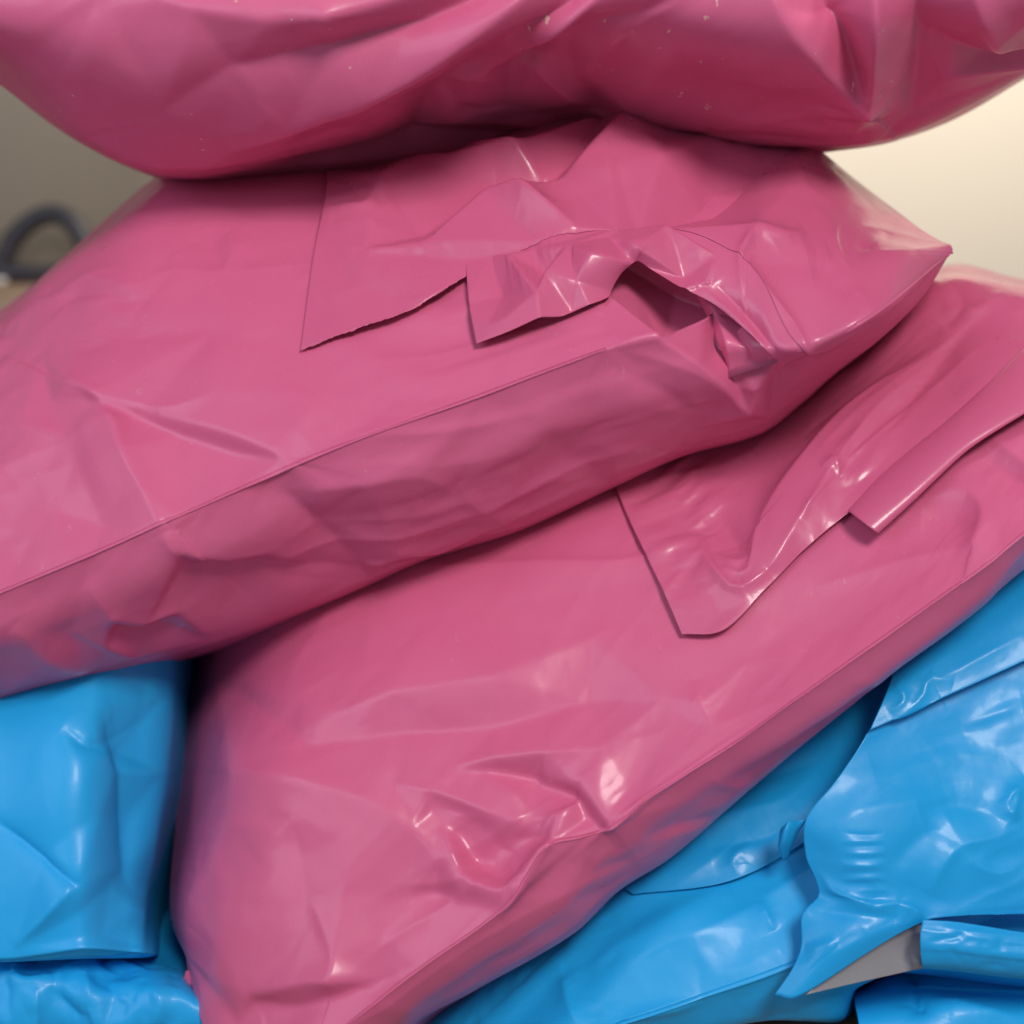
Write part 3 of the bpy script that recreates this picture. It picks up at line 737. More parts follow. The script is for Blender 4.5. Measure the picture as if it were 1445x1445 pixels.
f3 = [
    FL([(300, 950), (600, 880), (900, 820), (1060, 930), (1110, 985), (900, 1128), (600, 1362), (490, 1448), (330, 1510), (262, 1350), (250, 1200), (712, 1284), (772, 1196)],
       [[(345, 1090, 9), (320, 1170, 6), (270, 1270, 2)], [(345, 1090, 9), (420, 1103, 8), (520, 1126, 8), (585, 1165, 7), (622, 1210, 7), (645, 1241, 9)],
        [(356, 1407, 5), (410, 1391, 8), (466, 1384, 10), (474, 1345, 6), (446, 1290, 2)], [(335, 1440, -3), (358, 1413, -4), (420, 1420, -6), (540, 1385, -3)],
        [(560, 1106, 4), (610, 1118, 7), (690, 1148, 10), (735, 1164, 7)], [(612, 1142, 1), (668, 1156, 1)],
        [(622, 1166, 3), (634, 1184, 7), (655, 1230, 9), (682, 1250, 10), (714, 1256, 9), (738, 1244, 7)], [(648, 1178, -3), (672, 1208, -7), (700, 1228, -7), (728, 1216, -4)],
        [(575, 1266, -3), (612, 1260, -5), (650, 1270, -2)], [(640, 1084, 4), (700, 1072, 8), (770, 1066, 10), (850, 1056, 6)],
        [(690, 1088, -2), (750, 1098, -6), (808, 1120, -8), (830, 1150, -7), (850, 1170, -3)], [(680, 1100, 3), (726, 1124, 5), (752, 1158, 3)], [(768, 1104, 2), (816, 1110, 4), (842, 1140, 5), (864, 1164, 3)],
        [(812, 1132, -2), (790, 1150, 4), (764, 1172, 3)], [(716, 1190, -2), (790, 1184, -3)], [(480, 1010, 3), (560, 980, 6), (700, 958, 7), (840, 902, 4)], [(440, 1052, -2), (560, 1034, -4), (700, 1026, -4), (830, 990, -3)],
        [(982, 962, 3), (990, 996, 5), (1004, 1026, 3)], [(890, 990, 2), (940, 986, 4)]],
       [(400, 1200, 3), (480, 1260, 4), (540, 1320, 1)], 2, 0.55),
    C([(345, 1092), (335, 1150), (300, 1230), (250, 1290)], 2.6, 30, 40, 5, (0, 1)),
    C([(345, 1092), (410, 1098), (500, 1122), (570, 1160), (620, 1205), (645, 1240)], 2.6, 60, 40, 6, (0, 1)),
    C([(390, 1140), (420, 1155), (360, 1205)], 1.0, 16, 16, 4),
    C([(290, 1020), (300, 1080), (270, 1160), (262, 1220)], -3.0, 24, 24, 8),
    C([(560, 1108), (610, 1118), (650, 1130), (692, 1148), (735, 1164)], 3.4, 26, 12, 1.4),
    C([(612, 1140), (640, 1151), (668, 1153), (700, 1160)], 1.6, 6, 10, 1.4),
    C([(622, 1166), (634, 1184), (654, 1228), (680, 1249), (714, 1255), (738, 1244)], 4.2, 12, 18, 1.3),
    C([(640, 1172), (664, 1212), (690, 1232), (722, 1232)], -4.6, 14, 10, 3),
    C([(690, 1185), (715, 1200), (735, 1215)], -2.4, 10, 12, 3),
    C([(575, 1264), (610, 1257), (650, 1268)], -2.2, 10, 14, 2.5),
    C([(560, 1250), (610, 1246), (646, 1242)], 2.2, 16, 8, 1.5, (1, 0)),
    C([(360, 1408), (410, 1391), (450, 1384), (468, 1386)], 3.2, 26, 10, 1.6, (1, 0)),
    C([(468, 1386), (474, 1350), (455, 1300), (440, 1270)], 2.6, 10, 26, 2, (0, 1)),
    C([(340, 1432), (358, 1410), (400, 1420), (470, 1404), (560, 1375)], -3.0, 8, 26, 3),
    C([(708, 1286), (738, 1238), (774, 1192)], 2.6, 14, 10, 1.3, (0, 0)),
    C([(640, 1085), (700, 1072), (770, 1066), (830, 1062), (855, 1054)], 3.2, 30, 14, 1.8),
    C([(690, 1086), (750, 1096), (806, 1118), (830, 1148), (852, 1172)], -4.2, 12, 20, 2.5, (1, 0)),
    C([(680, 1092), (725, 1118), (752, 1150), (756, 1164)], 2.6, 18, 12, 3),
    C([(760, 1098), (812, 1112), (840, 1140), (862, 1168)], 3.4, 22, 10, 2, (1, 0)),
    C([(815, 1128), (792, 1146), (766, 1166)], 2.0, 9, 9, 1.3),
    C([(712, 1186), (750, 1180), (800, 1182)], -2.2, 8, 10, 2),
    C([(895, 992), (925, 985), (940, 992)], 0.9, 12, 14, 3),
    C([(982, 962), (988, 995), (1005, 1026)], 1.4, 10, 16, 2.5),
    C([(965, 1010), (985, 985), (990, 965)], 0.8, 7, 9, 2),
    C([(860, 1050), (915, 1040), (960, 1020)], 0.8, 10, 16, 3),
    C([(480, 1010), (560, 980), (700, 960), (840, 900)], 2.0, 40, 50, 14),
    C([(440, 1050), (540, 1030), (680, 1020), (800, 990)], -1.4, 34, 30, 12),
    C([(540, 802), (640, 800), (780, 794), (870, 794), (935, 783)], 4.5, 10, 90, 2.5, (1, 0)),
    C([(340, 960), (420, 910), (520, 870), (600, 830)], 2.0, 30, 40, 10),
    # strip below the seam
    C([(905, 1184), (950, 1166), (1010, 1152), (1052, 1136)], -2.2, 8, 14, 2.5),
    C([(900, 1195), (950, 1178), (1030, 1160)], 1.6, 7, 10, 2),
    C([(1000, 1100), (1040, 1108), (1060, 1100)], 1.6, 8, 10, 2.5),
    C([(800, 1260), (860, 1225), (900, 1215)], -1.5, 10, 14, 3),
    # right part, under the flap
    C([(1150, 830), (1230, 806), (1300, 786), (1376, 770)], 3.0, 16, 26, 3),
    C([(1300, 700), (1360, 692), (1386, 722), (1374, 768)], 4.0, 26, 14, 4, (1, 0)),
    C([(1300, 730), (1345, 735), (1360, 755)], -3.0, 20, 18, 7),
    C([(1376, 768), (1395, 740), (1445, 730)], 2.0, 14, 18, 3, (0, 1)),
    C([(1390, 610), (1430, 645), (1480, 680)], 4.0, 14, 10, 2.5),
    C([(1360, 630), (1410, 660), (1470, 700)], -4.0, 14, 18, 5),
    C([(1090, 860), (1150, 885), (1200, 890)], -0.8, 12, 16, 4),
    C([(1020, 950), (1080, 930), (1130, 925)], 0.9, 14, 16, 4),
]
S, ids3 = loft(r3, N3, 2.5, (5,), coarse=(0, 7, 8))
D3 = depth_map(S)
S3 = relief(S, True, f3, 47, 0.5, [(300, 1050, 900, 1420, 8, -15, 35, 90, 220, 0.3, 0.9, 8, 26), (850, 880, 1300, 1050, 7, -30, 20, 60, 130, 0.2, 0.6, 6, 16), (700, 1150, 1200, 1300, 8, -35, 15, 60, 130, 0.2, 0.7, 4, 12)], 0.6, [(-30, 420, 85, 1.6), (-48, 240, 55, 0.8)])
S3 = settle(S3, ids3[1], ids3[7], 0.007, 0.012, 3)
B3 = thing('mailing_bag', 'pink plastic mailing bag below the middle one, leaning on blue bags', 'mailing bag', base_of(S3), 'pink mailing bags')
body_mesh('body', S3, M_PINK, B3)
_, py3 = to_pix(S3[ids3[5]])
px3, _ = to_pix(S3[ids3[5]])
fin('seam', S3, ids3[5], ids3[5] - 4, M_PINK, B3, 0.0010, int(np.argmin(np.abs(px3 - 480))), int(np.argmin(np.abs(px3 - 1560))))

g = [  # flap of bag 3, columns from its free left edge towards the upper right
    [(850, 640, 4), (960, 590, 3), (1060, 560, 1), (1160, 500, 0), (1250, 430, 1), (1330, 384, 2), (1445, 402, 2), (1560, 420, 2)],
    [(880, 712, 5), (960, 680, 5), (1060, 650, 5), (1150, 590, 8), (1240, 520, 9), (1330, 450, 8), (1440, 450, 7), (1560, 450, 6)],
    [(912, 782, 7), (985, 760, 5), (1060, 740, 12), (1130, 665, 18), (1220, 590, 18), (1330, 500, 15), (1440, 490, 11), (1560, 480, 10)],
    [(938, 835, 8), (990, 825, 7), (1050, 815, 9), (1120, 740, 13), (1200, 660, 13), (1320, 560, 13), (1440, 520, 12), (1560, 500, 11)],
    [(961, 891, 6), (1020, 886, 6), (1080, 830, 6), (1135, 775, 6), (1196, 722, 6), (1320, 625, 8), (1440, 560, 8), (1560, 530, 8)],
]
SF3 = drape(g, D3, 300, 170)
ripples = []
rng = random.Random(5)
for k in range(13):
    x = 950 + k * 5.2; y = 655 + k * 7.6
    a = math.radians(-36 + rng.uniform(-6, 6)); l = rng.uniform(16, 38)
    x += rng.uniform(-6, 6)
    ripples.append(C([(x - l * math.cos(a), y - l * math.sin(a)), (x + 2, y + 2), (x + l * math.cos(a), y + l * math.sin(a))], rng.uniform(0.35, 0.9), 3.2, 3.2, 1.5))
f3f = ripples + [
    C([(1058, 800), (1070, 745), (1104, 690), (1165, 618), (1240, 552), (1310, 505)], 3.6, 10, 22, 2),
    C([(1050, 826), (1082, 803), (1120, 745), (1175, 662), (1232, 590), (1325, 500)], 3.2, 20, 16, 2),
    C([(988, 752), (1000, 790), (1040, 828), (1082, 803)], 3.0, 8, 14, 2),
    C([(1010, 780), (1035, 790), (1056, 782)], 1.4, 5, 6, 1.5),
    C([(1020, 800), (1045, 806), (1060, 798)], 1.2, 5, 5, 1.5),
    C([(1000, 720), (1030, 750), (1045, 775), (1060, 780)], -4.0, 22, 18, 8),
    C([(1160, 665), (1178, 655), (1185, 675)], 1.6, 5, 6, 1.5),
    C([(1130, 735), (1145, 710), (1180, 670)], 1.2, 4, 5, 1.2),
    C([(880, 712), (930, 690), (990, 650)], -1.2, 20, 16, 5),
    C([(912, 782), (960, 768), (990, 752)], 1.4, 12, 14, 3),
    C([(1240, 640), (1290, 560), (1350, 480), (1400, 440)], -2.8, 14, 22, 5),
    C([(1200, 690), (1260, 610), (1330, 540)], 1.8, 12, 20, 4),
    C([(1330, 430), (1370, 440), (1420, 410)], 1.5, 8, 12, 3),
    C([(1340, 400), (1360, 430), (1330, 460)], -1.5, 8, 12, 3),
]
SF3 = relief(SF3, False, f3f, 53, 0.25, [(1080, 480, 1420, 700, 12, -40, 8, 70, 180, 0.3, 0.8, 4, 10)], 1.2, [(-42, 300, 40, 1.2)])
SF3 = settle(SF3, 0, None, 0.010, 0.028, 14, ((11, 200), (5, 80), (2, 25)), 0.006, 0.5, ('bottom', 'left'), 120)
sheet_mesh('flap', SF3, M_PINK_FLAP, B3)
# rolled pleat on the flap with an open end
def roll(name, a, b, D, lift, n, mat, parent, seed, back=0.35):
    """flattened tube of film between two edge lines a (upper) and b (lower)"""
    A = resample([(p[0], p[1], 0) for p in a], n); Bq = resample([(p[0], p[1], 0) for p in b], n)
    m = 40
    th = np.linspace(-0.15 * math.pi, 1.12 * math.pi, m)
    rows = []
    for t in th:
        k = 0.5 - 0.5 * np.cos(t)
        q = A * (1 - k) + Bq * k
        d = D(q[:, 0], q[:, 1]) - (lift + 5.5 * np.sin(t)) / 1000
        rows.append(to_cam(np.stack([q[:, 0], q[:, 1], d], -1)))
    S = np.array(rows)
    S = relief(S, False, [], seed, 0.25, None)
    return sheet_mesh(name, S, mat, parent, 0.0003)
roll('pleat', [(1196, 720), (1250, 664), (1340, 590), (1400, 535), (1470, 470), (1560, 420)], [(1239, 753), (1290, 706), (1360, 640), (1400, 612), (1470, 570), (1560, 520)], D3, 13, 150, M_PINK_FLAP, B3, 61)
# small corner tail at the bottom left
g = [[(262, 1370, 0.73), (300, 1360, 0.72)], [(255, 1395, 0.722), (295, 1400, 0.715)], [(240, 1428, 0.715), (300, 1440, 0.705)], [(222, 1500, 0.71), (300, 1510, 0.70)]]
G = grid_surface(g, 40, 70)
S = relief(to_cam(G), False, [C([(278, 1395), (268, 1420), (262, 1470)], 2, 5, 7, 1.5, (0, 0))], 67, 0.3)
sheet_mesh('corner_tail', S, M_PINK, B3)

# ------------------------------------------------------------------ bag 4: blue bag at the left
r4 = [
    rail([(-350, 930), (0, 900), (200, 880), (330, 880)], 0.95),
    rail([(-350, 940), (0, 900), (130, 885), (200, 880, .775), (250, 877, .81), (268, 874, .86), (290, 872, .92)], 0.765),
    rail([(-350, 1000), (0, 985), (130, 980), (200, 982, .755), (240, 984, .785), (257, 986, .83), (275, 986, .91)], 0.728),
    rail([(-350, 1120), (0, 1110), (110, 1100), (190, 1100, .735), (232, 1106, .765), (248, 1110, .81), (268, 1112, .90)], 0.700),
    rail([(-350, 1230), (0, 1232), (110, 1240), (170, 1250, .712), (205, 1264, .74), (216, 1270, .79), (240, 1272, .90)], 0.688),
    rail([(-350, 1330), (0, 1352), (60, 1346), (120, 1338), (180, 1342, .70), (210, 1346, .71), (222, 1348, .74), (235, 1350, .90)], 0.682),
    rail([(-350, 1356), (0, 1357), (110, 1353), (180, 1352, .72), (206, 1351, .73), (216, 1350, .75), (230, 1350, .90)], 0.705),
    rail([(-350, 1330), (0, 1330), (110, 1330), (320, 1330)], 0.95),
]
f4 = [
    F([(-200, 960, 0), (0, 1000, 2), (70, 1000, 4), (140, 1030, 2), (160, 1090, 4), (135, 1150, 3), (105, 1246, 6), (60, 1205, -1), (0, 1165, -2), (20, 1338, 1), (110, 1290, -1), (155, 1250, 0), (182, 1280, 3),
       (150, 1320, -2), (215, 1340, 1), (175, 1060, -3), (190, 1150, -3), (180, 1220, 0), (215, 1180, 3), (225, 1090, 3), (212, 1250, 0), (218, 1310, 3), (160, 1000, 0), (230, 980, 1), (-200, 1400, 0), (140, 930, 0), (270, 930, 0), (0, 930, 0)],
      [(6, 7), (7, 8), (4, 5), (5, 6), (1, 2), (2, 3), (18, 19)], 2),
    C([(-20, 1150), (50, 1205), (104, 1246)], -2.2, 8, 10, 1.5, (1, 0)),
    C([(145, 1000), (165, 1070), (178, 1150), (180, 1240), (205, 1275)], -2.5, 14, 12, 4),
    C([(90, 1030), (125, 1055), (155, 1048)], -2.0, 12, 10, 4),
    C([(20, 1335), (60, 1300), (110, 1248)], 1.5, 10, 12, 2),
]
S, ids4 = loft(r4, 230, 2.6, (5,), coarse=(0, 6, 7))
S4 = relief(S, True, f4, 71, 0.5, [(0, 960, 240, 1340, 5, -60, 30, 70, 160, 0.2, 0.7, 6, 16)], 1.5)
S4 = settle(S4, ids4[1], ids4[6], 0.012, 0.006, 4)
B4 = thing('mailing_bag', 'blue plastic mailing bag at the left under the middle pink bag', 'mailing bag', base_of(S4), 'blue mailing bags')
body_mesh('body', S4, M_BLUE, B4)

# ------------------------------------------------------------------ bag 5: crumpled blue bag in the lower left corner
r5 = [
    rail([(-350, 1320), (0, 1320), (150, 1300), (340, 1280)], 0.95),
    rail([(-350, 1330), (0, 1332), (150, 1340), (250, 1360), (292, 1400)], 0.755),
    rail([(-350, 1385), (0, 1382), (150, 1386), (250, 1396), (305, 1420)], 0.705),
    rail([(-350, 1450), (0, 1450), (150, 1450), (250, 1450), (320, 1450)], 0.698),
    rail([(-350, 1540), (0, 1540), (150, 1540), (250, 1540), (340, 1500)], 0.715),
    rail([(-350, 1570), (0, 1570), (150, 1570), (250, 1570), (360, 1540)], 0.80),
    rail([(-350, 1500), (0, 1500), (150, 1500), (400, 1500)], 0.95),
]
f5 = [
    C([(-10, 1375), (18, 1378), (35, 1350)], 3.0, 7, 9, 2),
    C([(25, 1362), (20, 1380), (40, 1386), (75, 1380)], 3.5, 7, 9, 2),
    C([(75, 1380), (110, 1362), (140, 1350)], 2.5, 9, 12, 2.5),
    C([(52, 1395), (52, 1420), (50, 1460)], 3.5, 6, 20, 1.8, (1, 0)),
    C([(70, 1395), (90, 1420), (110, 1438), (128, 1430)], -3.5, 10, 10, 3),
    C([(90, 1375), (120, 1380), (125, 1420)], 2.5, 9, 10, 2),
    C([(150, 1360), (160, 1400), (150, 1450)], -3.0, 12, 14, 5),
    C([(200, 1390), (225, 1410), (220, 1450)], 2.5, 12, 12, 3),
]
S, ids5 = loft(r5, 250, 2.6, (), coarse=(0, 5, 6))
S5 = relief(S, True, f5, 83, 0.6, [(0, 1350, 280, 1450, 14, -60, 60, 20, 70, 0.3, 1.0, 4, 10)])
S5 = settle(S5, ids5[1], ids5[5], 0.018, 0.018, 5, ((8, 200), (4, 80)))
B5 = thing('mailing_bag', 'crumpled blue plastic mailing bag in the lower left corner', 'mailing bag', base_of(S5), 'blue mailing bags')
body_mesh('body', S5, M_BLUE, B5)

# ------------------------------------------------------------------ bag 6: blue bag along the bottom, under the lower pink bag
r6 = [
    rail([(500, 1560), (700, 1390), (1000, 1130), (1240, 950), (1420, 820)], 0.95),
    rail([(470, 1600), (600, 1440), (700, 1350), (900, 1170), (1060, 1040), (1240, 920), (1400, 800)], 0.775),
    rail([(500, 1630), (640, 1480), (780, 1350), (920, 1230), (1040, 1180), (1140, 1120), (1250, 1030), (1380, 960)], 0.728),
    rail([(540, 1640), (675, 1500), (810, 1375), (935, 1275), (1050, 1235), (1150, 1185), (1265, 1090), (1390, 1000)], 0.712),
    rail([(600, 1640), (720, 1510), (850, 1400), (960, 1325), (1060, 1300), (1160, 1265), (1280, 1180), (1400, 1110)], 0.692),
    rail([(640, 1620), (760, 1520), (870, 1447), (1000, 1402), (1122, 1358), (1200, 1328), (1300, 1280), (1420, 1220)], 0.678),
    rail([(700, 1640), (800, 1560), (900, 1490), (1020, 1450), (1130, 1420), (1212, 1385), (1310, 1340), (1430, 1280)], 0.694),
    rail([(740, 1640), (850, 1570), (950, 1500), (1060, 1435), (1140, 1440), (1190, 1438), (1212, 1392), (1320, 1350), (1440, 1290)], 0.725),
    rail([(700, 1600), (1000, 1440), (1190, 1390), (1440, 1260)], 0.95),
]
f6 = [
    C([(800, 1390), (850, 1355), (930, 1310), (1000, 1265), (1030, 1250)], 2.6, 30, 40, 6),
    C([(800, 1390), (806, 1420), (820, 1450)], 2.4, 12, 16, 3, (0, 1)),
    C([(1072, 1272), (1080, 1290), (1092, 1312)], 1.6, 8, 10, 2),
    C([(880, 1440), (950, 1422), (990, 1412)], 1.8, 10, 10, 2),
]
S, ids6 = loft(r6, 420, 2.6, (5,), coarse=(0, 7, 8))
D6 = depth_map(S)
S6 = relief(S, True, f6, 91, 0.4, [(680, 1230, 1150, 1440, 8, -30, 15, 60, 160, 0.2, 0.8, 6, 18), (920, 1000, 1240, 1230, 6, -20, 20, 60, 140, 0.3, 0.9, 8, 18)], 1.2, [(-28, 380, 55, 1.6)])
S6 = settle(S6, ids6[1], ids6[7], 0.005, 0.010, 6)
B6 = thing('mailing_bag', 'blue plastic mailing bag wedged under the lower edge of the lowest pink bag', 'mailing bag', base_of(S6), 'blue mailing bags')
body_mesh('body', S6, M_BLUE, B6)
px6, _ = to_pix(S6[ids6[5]])
fin('seam', S6, ids6[5], ids6[5] - 4, M_BLUE, B6, 0.0013, int(np.argmin(np.abs(px6 - 700))), int(np.argmin(np.abs(px6 - 1150))))

g = [
    [(850, 1210, 2), (950, 1120, 3), (1060, 1010, 3), (1160, 920, 3), (1280, 840, 3)],
    [(868, 1236, 3), (965, 1165, 5), (1060, 1085, 6), (1160, 1010, 5), (1280, 930, 4)],
    [(880, 1252, 3.5), (985, 1215, 6), (1080, 1160, 7), (1180, 1080, 6), (1290, 990, 4)],
    [(893, 1262, 3), (1015, 1247, 4), (1100, 1210, 4), (1200, 1140, 4), (1300, 1040, 4)],
]
SU = relief(drape(g, D6, 190, 110), False, [
    C([(955, 1150), (1030, 1110), (1110, 1085), (1200, 1060)], -3.0, 18, 22, 6), C([(930, 1190), (1030, 1150), (1100, 1130), (1150, 1090)], 2.6, 16, 22, 4),
    C([(1040, 1238), (1034, 1212), (1062, 1188)], 1.8, 9, 12, 2.5), C([(1000, 1200), (1080, 1180), (1130, 1150)], -2.0, 12, 18, 4)], 93, 0.4, [(920, 1000, 1240, 1230, 8, -30, 20, 60, 140, 0.3, 0.9, 6, 16)], 1.2)
SU = settle(SU, 0, None, 0.02, 0.02, 15, ((10, 160), (5, 60), (2, 20)), 0.008, 0.5, ('bottom',))
sheet_mesh('upper_fold', SU, M_BLUE_FLAP, B6)

# ------------------------------------------------------------------ bag 7: blue bag at the right with a torn flap
r7 = [
    rail([(1180, 1000), (1300, 930), (1445, 800), (1800, 640)], 0.95),
    rail([(1160, 1010), (1250, 925), (1350, 845), (1445, 775), (1600, 690), (1800, 620)], 0.80),
    rail([(1170, 1040), (1250, 985), (1350, 925), (1445, 868), (1600, 790), (1800, 720)], 0.755),
    rail([(1170, 1085), (1240, 1036), (1340, 982), (1445, 934), (1600, 880), (1800, 830)], 0.742),
    rail([(1170, 1180), (1250, 1150), (1350, 1110), (1445, 1080), (1600, 1040), (1800, 1000)], 0.715),
    rail([(1170, 1285), (1230, 1300), (1305, 1310), (1445, 1315), (1600, 1310), (1800, 1290)], 0.695),
    rail([(1180, 1350), (1230, 1356), (1305, 1360), (1445, 1376), (1600, 1380), (1800, 1380)], 0.70),
    rail([(1190, 1362), (1230, 1368), (1305, 1374), (1445, 1392), (1600, 1400), (1800, 1400)], 0.745),
    rail([(1200, 1320), (1305, 1330), (1445, 1340), (1800, 1340)], 0.95),
]
f7 = [
    C([(1260, 1000), (1275, 985), (1262, 960)], 1.6, 9, 12, 2),
    C([(1255, 1020), (1300, 990), (1310, 960), (1340, 965)], 1.6, 12, 14, 3),
    C([(1320, 965), (1400, 925), (1450, 895)], 1.6, 14, 12, 3),
]
S, ids7 = loft(r7, 260, 2.6, (), coarse=(0, 7, 8))
D7 = depth_map(S)
S7 = relief(S, True, f7, 97, 0.5, [(1230, 830, 1445, 1030, 10, -32, 20, 30, 100, 0.2, 0.7, 5, 12)])
S7 = settle(S7, ids7[1], ids7[7], 0.008, 0.012, 7)
B7 = thing('mailing_bag', 'blue plastic mailing bag at the right with a torn open flap', 'mailing bag', base_of(S7), 'blue mailing bags')
body_mesh('body', S7, M_BLUE, B7)
g = [  # flap, columns from the free left edge to the right, absolute depth
    [(1268, 925, .716), (1330, 875, .722), (1395, 828, .726), (1445, 792, .728), (1600, 690, .728)],
    [(1250, 980, .694), (1300, 945, .698), (1370, 905, .702), (1445, 865, .704), (1600, 780, .704)],
    [(1228, 1031, .685), (1290, 1004, .688), (1365, 970, .690), (1445, 933, .692), (1600, 860, .690)],
    [(1229, 1029, .690), (1291, 999, .699), (1366, 965, .702), (1446, 928, .704), (1600, 855, .702)],
    [(1205, 1066, .686), (1262, 1050, .690), (1355, 1025, .695), (1445, 990, .697), (1600, 930, .696)],
    [(1178, 1104, .680), (1235, 1100, .680), (1345, 1080, .686), (1445, 1060, .688), (1600, 1010, .686)],
    [(1138, 1156, .676), (1210, 1170, .668), (1330, 1160, .672), (1445, 1150, .676), (1600, 1120, .674)],
    [(1137, 1208, .676), (1210, 1220, .664), (1320, 1222, .666), (1445, 1220, .669), (1600, 1210, .668)],
    [(1155, 1262, .672), (1220, 1266, .664), (1315, 1270, .664), (1445, 1262, .665), (1600, 1260, .664)],
    [(1132, 1290, .668), (1215, 1292, .660), (1312, 1288, .662), (1445, 1276, .664), (1600, 1270, .662)],
    [(1130, 1335, .664), (1190, 1325, .656), (1308, 1296, .661), (1445, 1288, .664), (1600, 1280, .662)],
    [(1118, 1366, .660), (1170, 1350, .654), (1306, 1298, .661), (1445, 1289, .664), (1600, 1281, .662)],
    [(1093, 1404, .658), (1134, 1403, .654), (1304, 1300, .661), (1445, 1290, .664), (1600, 1282, .662)],
]
G = grid_surface(g, 170, 230, (2, 3))
SF7 = to_cam(G)
gl = []
rng = random.Random(9)
for k in range(11):
    y = 1176 + k * 9 + rng.uniform(-2, 2)
    gl.append(C([(1188 + rng.uniform(-4, 6), y + rng.uniform(-2, 2)), (1222, y + rng.uniform(-3, 3)), (1258 + rng.uniform(-10, 4), y - 1)], rng.uniform(0.4, 0.8) * (1 if k % 2 else -1), 2.6, 3.2, 1.2))
f7f = gl + [
    C([(1258, 1005), (1276, 985), (1262, 962)], 1.8, 7, 9, 2), C([(1262, 1018), (1300, 985), (1312, 958), (1345, 962)], 2.0, 10, 12, 2.5),
    C([(1320, 962), (1390, 925), (1450, 893)], 1.8, 12, 12, 2.5),
    C([(1150, 1225), (1180, 1255), (1230, 1280), (1268, 1276), (1292, 1298)], 3.2, 14, 10, 2.5),
    C([(1158, 1248), (1200, 1268), (1232, 1278)], 2.0, 8, 8, 2),
    C([(1270, 1276), (1290, 1284), (1300, 1298)], 2.0, 6, 6, 2),
    C([(1140, 1284), (1200, 1288), (1270, 1296)], -2.4, 8, 12, 4),
    C([(1136, 1338), (1160, 1335), (1182, 1326)], 1.8, 8, 8, 2),
    C([(1110, 1400), (1170, 1345), (1220, 1310)], -2.0, 14, 14, 5),
    C([(1450, 1100), (1420, 1130), (1434, 1160)], 3.0, 10, 12, 2),
    C([(1410, 1130), (1425, 1150), (1440, 1110)], 2.0, 8, 8, 2),
    C([(1310, 1262), (1328, 1225), (1352, 1194), (1400, 1182), (1445, 1164)], 3.2, 20, 16, 2.5),
    C([(1352, 1194), (1372, 1218), (1410, 1232), (1450, 1215)], 2.2, 12, 14, 2.5),
    C([(1300, 1150), (1350, 1135), (1400, 1150), (1420, 1160)], -3.0, 18, 18, 8),
    C([(1240, 1250), (1290, 1190), (1340, 1160)], -2.0, 20, 24, 8),
    C([(1150, 1190), (1200, 1150), (1270, 1135), (1350, 1120)], 1.6, 20, 26, 6),
    C([(1230, 1080), (1300, 1060), (1400, 1020), (1445, 1010)], -1.8, 24, 26, 8),
    C([(1360, 1025), (1400, 1010), (1450, 990)], 1.6, 12, 20, 4),
]
SF7 = relief(SF7, False, f7f, 101, 0.4, [(1150, 1000, 1445, 1280, 8, -25, 30, 50, 130, 0.2, 0.5, 5, 14)], 0.9, [(-24, 300, 60, 1.2)])
SF7 = settle(SF7, 0, None, 0.008, 0.008, 16, ((11, 200), (5, 80), (2, 25)), 0.006, 0.5, ('left',), 110)
sheet_mesh('flap', SF7, M_BLUE_FLAP, B7)
g = [  # grey inner film showing where the flap is torn
    [(1140, 1395, .662), (1200, 1350, .664), (1260, 1310, .668), (1309, 1290, .672)],
    [(1137, 1400, .661), (1205, 1366, .664), (1260, 1340, .668), (1306, 1325, .670)],
    [(1135, 1404, .660), (1212, 1386, .664), (1258, 1376, .668), (1302, 1366, .670)],
]
SL = relief(to_cam(grid_surface(g, 80, 50)), False, [C([(1272, 1316), (1285, 1340), (1280, 1362)], -2, 8, 10, 3), C([(1290, 1360), (1300, 1355)], 2, 5, 5, 2)], 103, 0.3)
lin = sheet_mesh('lining', SL, M_GREY, B7)
lin['label'] = 'grey inner film of the torn flap'
g = [
    [(1302, 1298, .657), (1350, 1301, .656), (1445, 1316, .655), (1600, 1330, .652)],
    [(1300, 1315, .654), (1350, 1322, .652), (1445, 1334, .651), (1600, 1345, .648)],
    [(1300, 1340, .653), (1350, 1344, .651), (1445, 1355, .650), (1600, 1365, .647)],
    [(1302, 1366, .660), (1350, 1370, .660), (1445, 1381, .660), (1600, 1390, .658)],
    [(1304, 1360, .676), (1350, 1364, .676), (1445, 1372, .676), (1600, 1380, .672)],
]
SHM = relief(to_cam(grid_surface(g, 110, 60)), False, [C([(1330, 1310), (1390, 1318), (1445, 1322)], 1, 6, 6, 2)], 107, 0.3, [(1300, 1300, 1445, 1370, 6, 5, 20, 30, 80, 0.2, 0.5, 4, 8)])
SHM = settle(SHM, 0, None, 0.012, 0.012, 17, ((8, 100), (3, 40)), 0.008, 0.5, ('left',))
sheet_mesh('folded_hem', SHM, M_BLUE_FLAP, B7)
# small curl of film at the flap's free edge
g = [
    [(1138, 1157, .680), (1128, 1158, .680), (1112, 1160, .676), (1101, 1172, .682), (1104, 1165, .694)],
    [(1128, 1172, .682), (1122, 1172, .678), (1108, 1172, .674), (1099, 1186, .682), (1103, 1180, .694)],
    [(1120, 1190, .684), (1116, 1190, .679), (1106, 1190, .676), (1099, 1199, .682), (1103, 1196, .694)],
    [(1111, 1212, .688), (1110, 1212, .686), (1107, 1213, .685), (1105, 1212, .686), (1106, 1210, .692)],
]
sheet_mesh('flap_curl', to_cam(grid_surface(g, 40, 40)), M_BLUE_FLAP, B7)

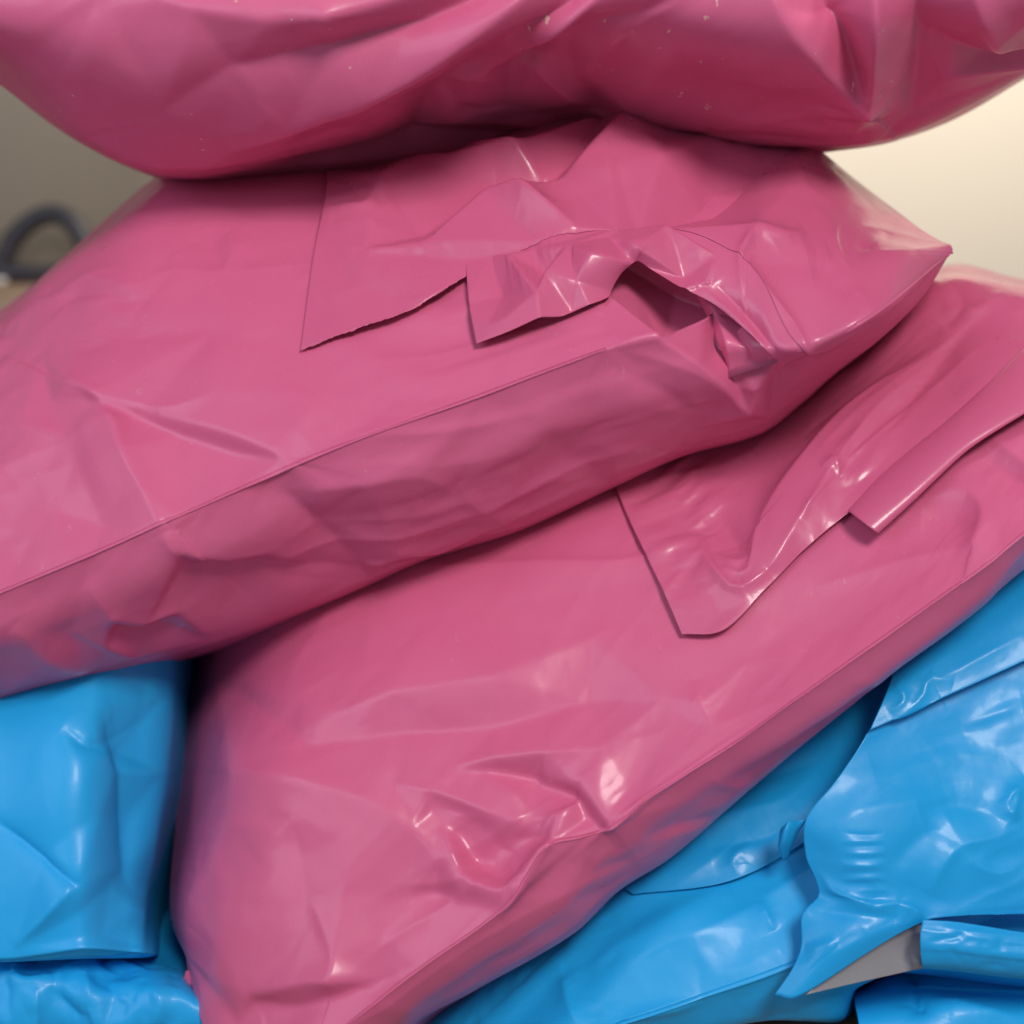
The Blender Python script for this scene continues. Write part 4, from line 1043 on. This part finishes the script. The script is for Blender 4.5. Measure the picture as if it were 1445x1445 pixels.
# ------------------------------------------------------------------ bag 8: blue bag in the lower right corner
r8 = [
    rail([(1200, 1420), (1350, 1400), (1800, 1400)], 0.95),
    rail([(1205, 1400), (1260, 1372), (1350, 1360), (1445, 1370), (1800, 1380)], 0.765),
    rail([(1206, 1415), (1280, 1400), (1350, 1400), (1445, 1400), (1800, 1400)], 0.715),
    rail([(1212, 1445), (1280, 1440), (1350, 1430), (1445, 1440), (1800, 1450)], 0.690),
    rail([(1222, 1520), (1280, 1520), (1350, 1520), (1445, 1520), (1800, 1520)], 0.685),
    rail([(1240, 1590), (1280, 1590), (1350, 1590), (1445, 1590), (1800, 1590)], 0.73),
    rail([(1240, 1550), (1350, 1550), (1800, 1550)], 0.95),
]
f8 = [
    C([(1291, 1375), (1292, 1415), (1300, 1420)], -3, 8, 12, 2, (0, 0)),
    C([(1292, 1418), (1320, 1412), (1400, 1430), (1450, 1440)], 3, 10, 16, 3),
    C([(1285, 1380), (1287, 1414)], 2.5, 14, 6, 2),
]
S, ids8 = loft(r8, 230, 2.6, (), coarse=(0, 5, 6))
S8 = relief(S, True, f8, 109, 0.4, [(1210, 1380, 1445, 1445, 8, 0, 40, 20, 70, 0.2, 0.7, 5, 12)])
S8 = settle(S8, ids8[1], ids8[5], 0.012, 0.012, 8)
B8 = thing('mailing_bag', 'blue plastic mailing bag in the lower right corner below the torn flap', 'mailing bag', base_of(S8), 'blue mailing bags')
body_mesh('body', S8, M_BLUE, B8)

# ------------------------------------------------------------------ background things
def W3(px, py, d): return to_world(to_cam(np.array([px, py, d], float)))
def tube(name, pts, r, mat, parent=None, seg=10, n=80):
    P = np.array(pts, float)
    t = np.concatenate([[0], np.cumsum(np.linalg.norm(np.diff(P, axis=0), axis=1))])
    Q = hermite(P, t, np.linspace(0, t[-1], n))
    T = np.gradient(Q, axis=0); T /= np.linalg.norm(T, axis=1, keepdims=True)
    up = np.array([0.1, 1, 0.05]); A = np.cross(T, up); A /= np.linalg.norm(A, axis=1, keepdims=True); Bv = np.cross(T, A)
    th = np.linspace(0, 2 * math.pi, seg, endpoint=False)
    V = np.stack([Q + r * (math.cos(a) * A + math.sin(a) * Bv) for a in th])
    return mesh_obj(name, V, grid_faces(seg, n, True), mat, parent)
# dark cabinet at the left, standing before the wall
DC = 1.9
p0 = W3(-900, 118, DC); p1 = W3(196, 118, DC)
yc = float(p0[1])
cab = thing('cabinet', 'dark grey-brown cabinet side behind the bags at the left', 'cabinet', (float(p0[0]), yc, -0.5))
ztop = float(W3(0, -700, DC)[2]); zs = float(W3(0, 404, DC - 0.1)[2])
box('side_panel', (float(p0[0]), yc, -0.5), (float(p1[0]), yc + 0.12, ztop), M_DARK, cab)
box('shelf', (float(p0[0]), yc - 0.2, zs - 0.22), (float(W3(150, 400, DC - 0.15)[0]), yc - 0.003, zs), M_TABLE, cab)
q = DC - 0.06
lp = [W3(-120, 380, q), W3(-40, 396, q), W3(0, 372, q), W3(18, 338, q), W3(45, 312, q), W3(75, 302, q), W3(102, 314, q), W3(120, 348, q), W3(112, 378, q), W3(70, 388, q - .01), W3(10, 386, q - .02), W3(-120, 392, q - .02)]
cb = tube('cable', lp, 0.015, M_CABLE)
tag(cb, 'looped black cable lying behind the bags at the left', 'cable')
pg = W3(1, 397, q - 0.04)
plug = box('cable_clip', (float(pg[0]) - 0.010, float(pg[1]) - 0.006, float(pg[2]) - 0.005), (float(pg[0]) + 0.007, float(pg[1]) + 0.006, float(pg[2]) + 0.005), M_WHITE)
tag(plug, 'tiny white clip beside the black cable at the left edge', 'clip')
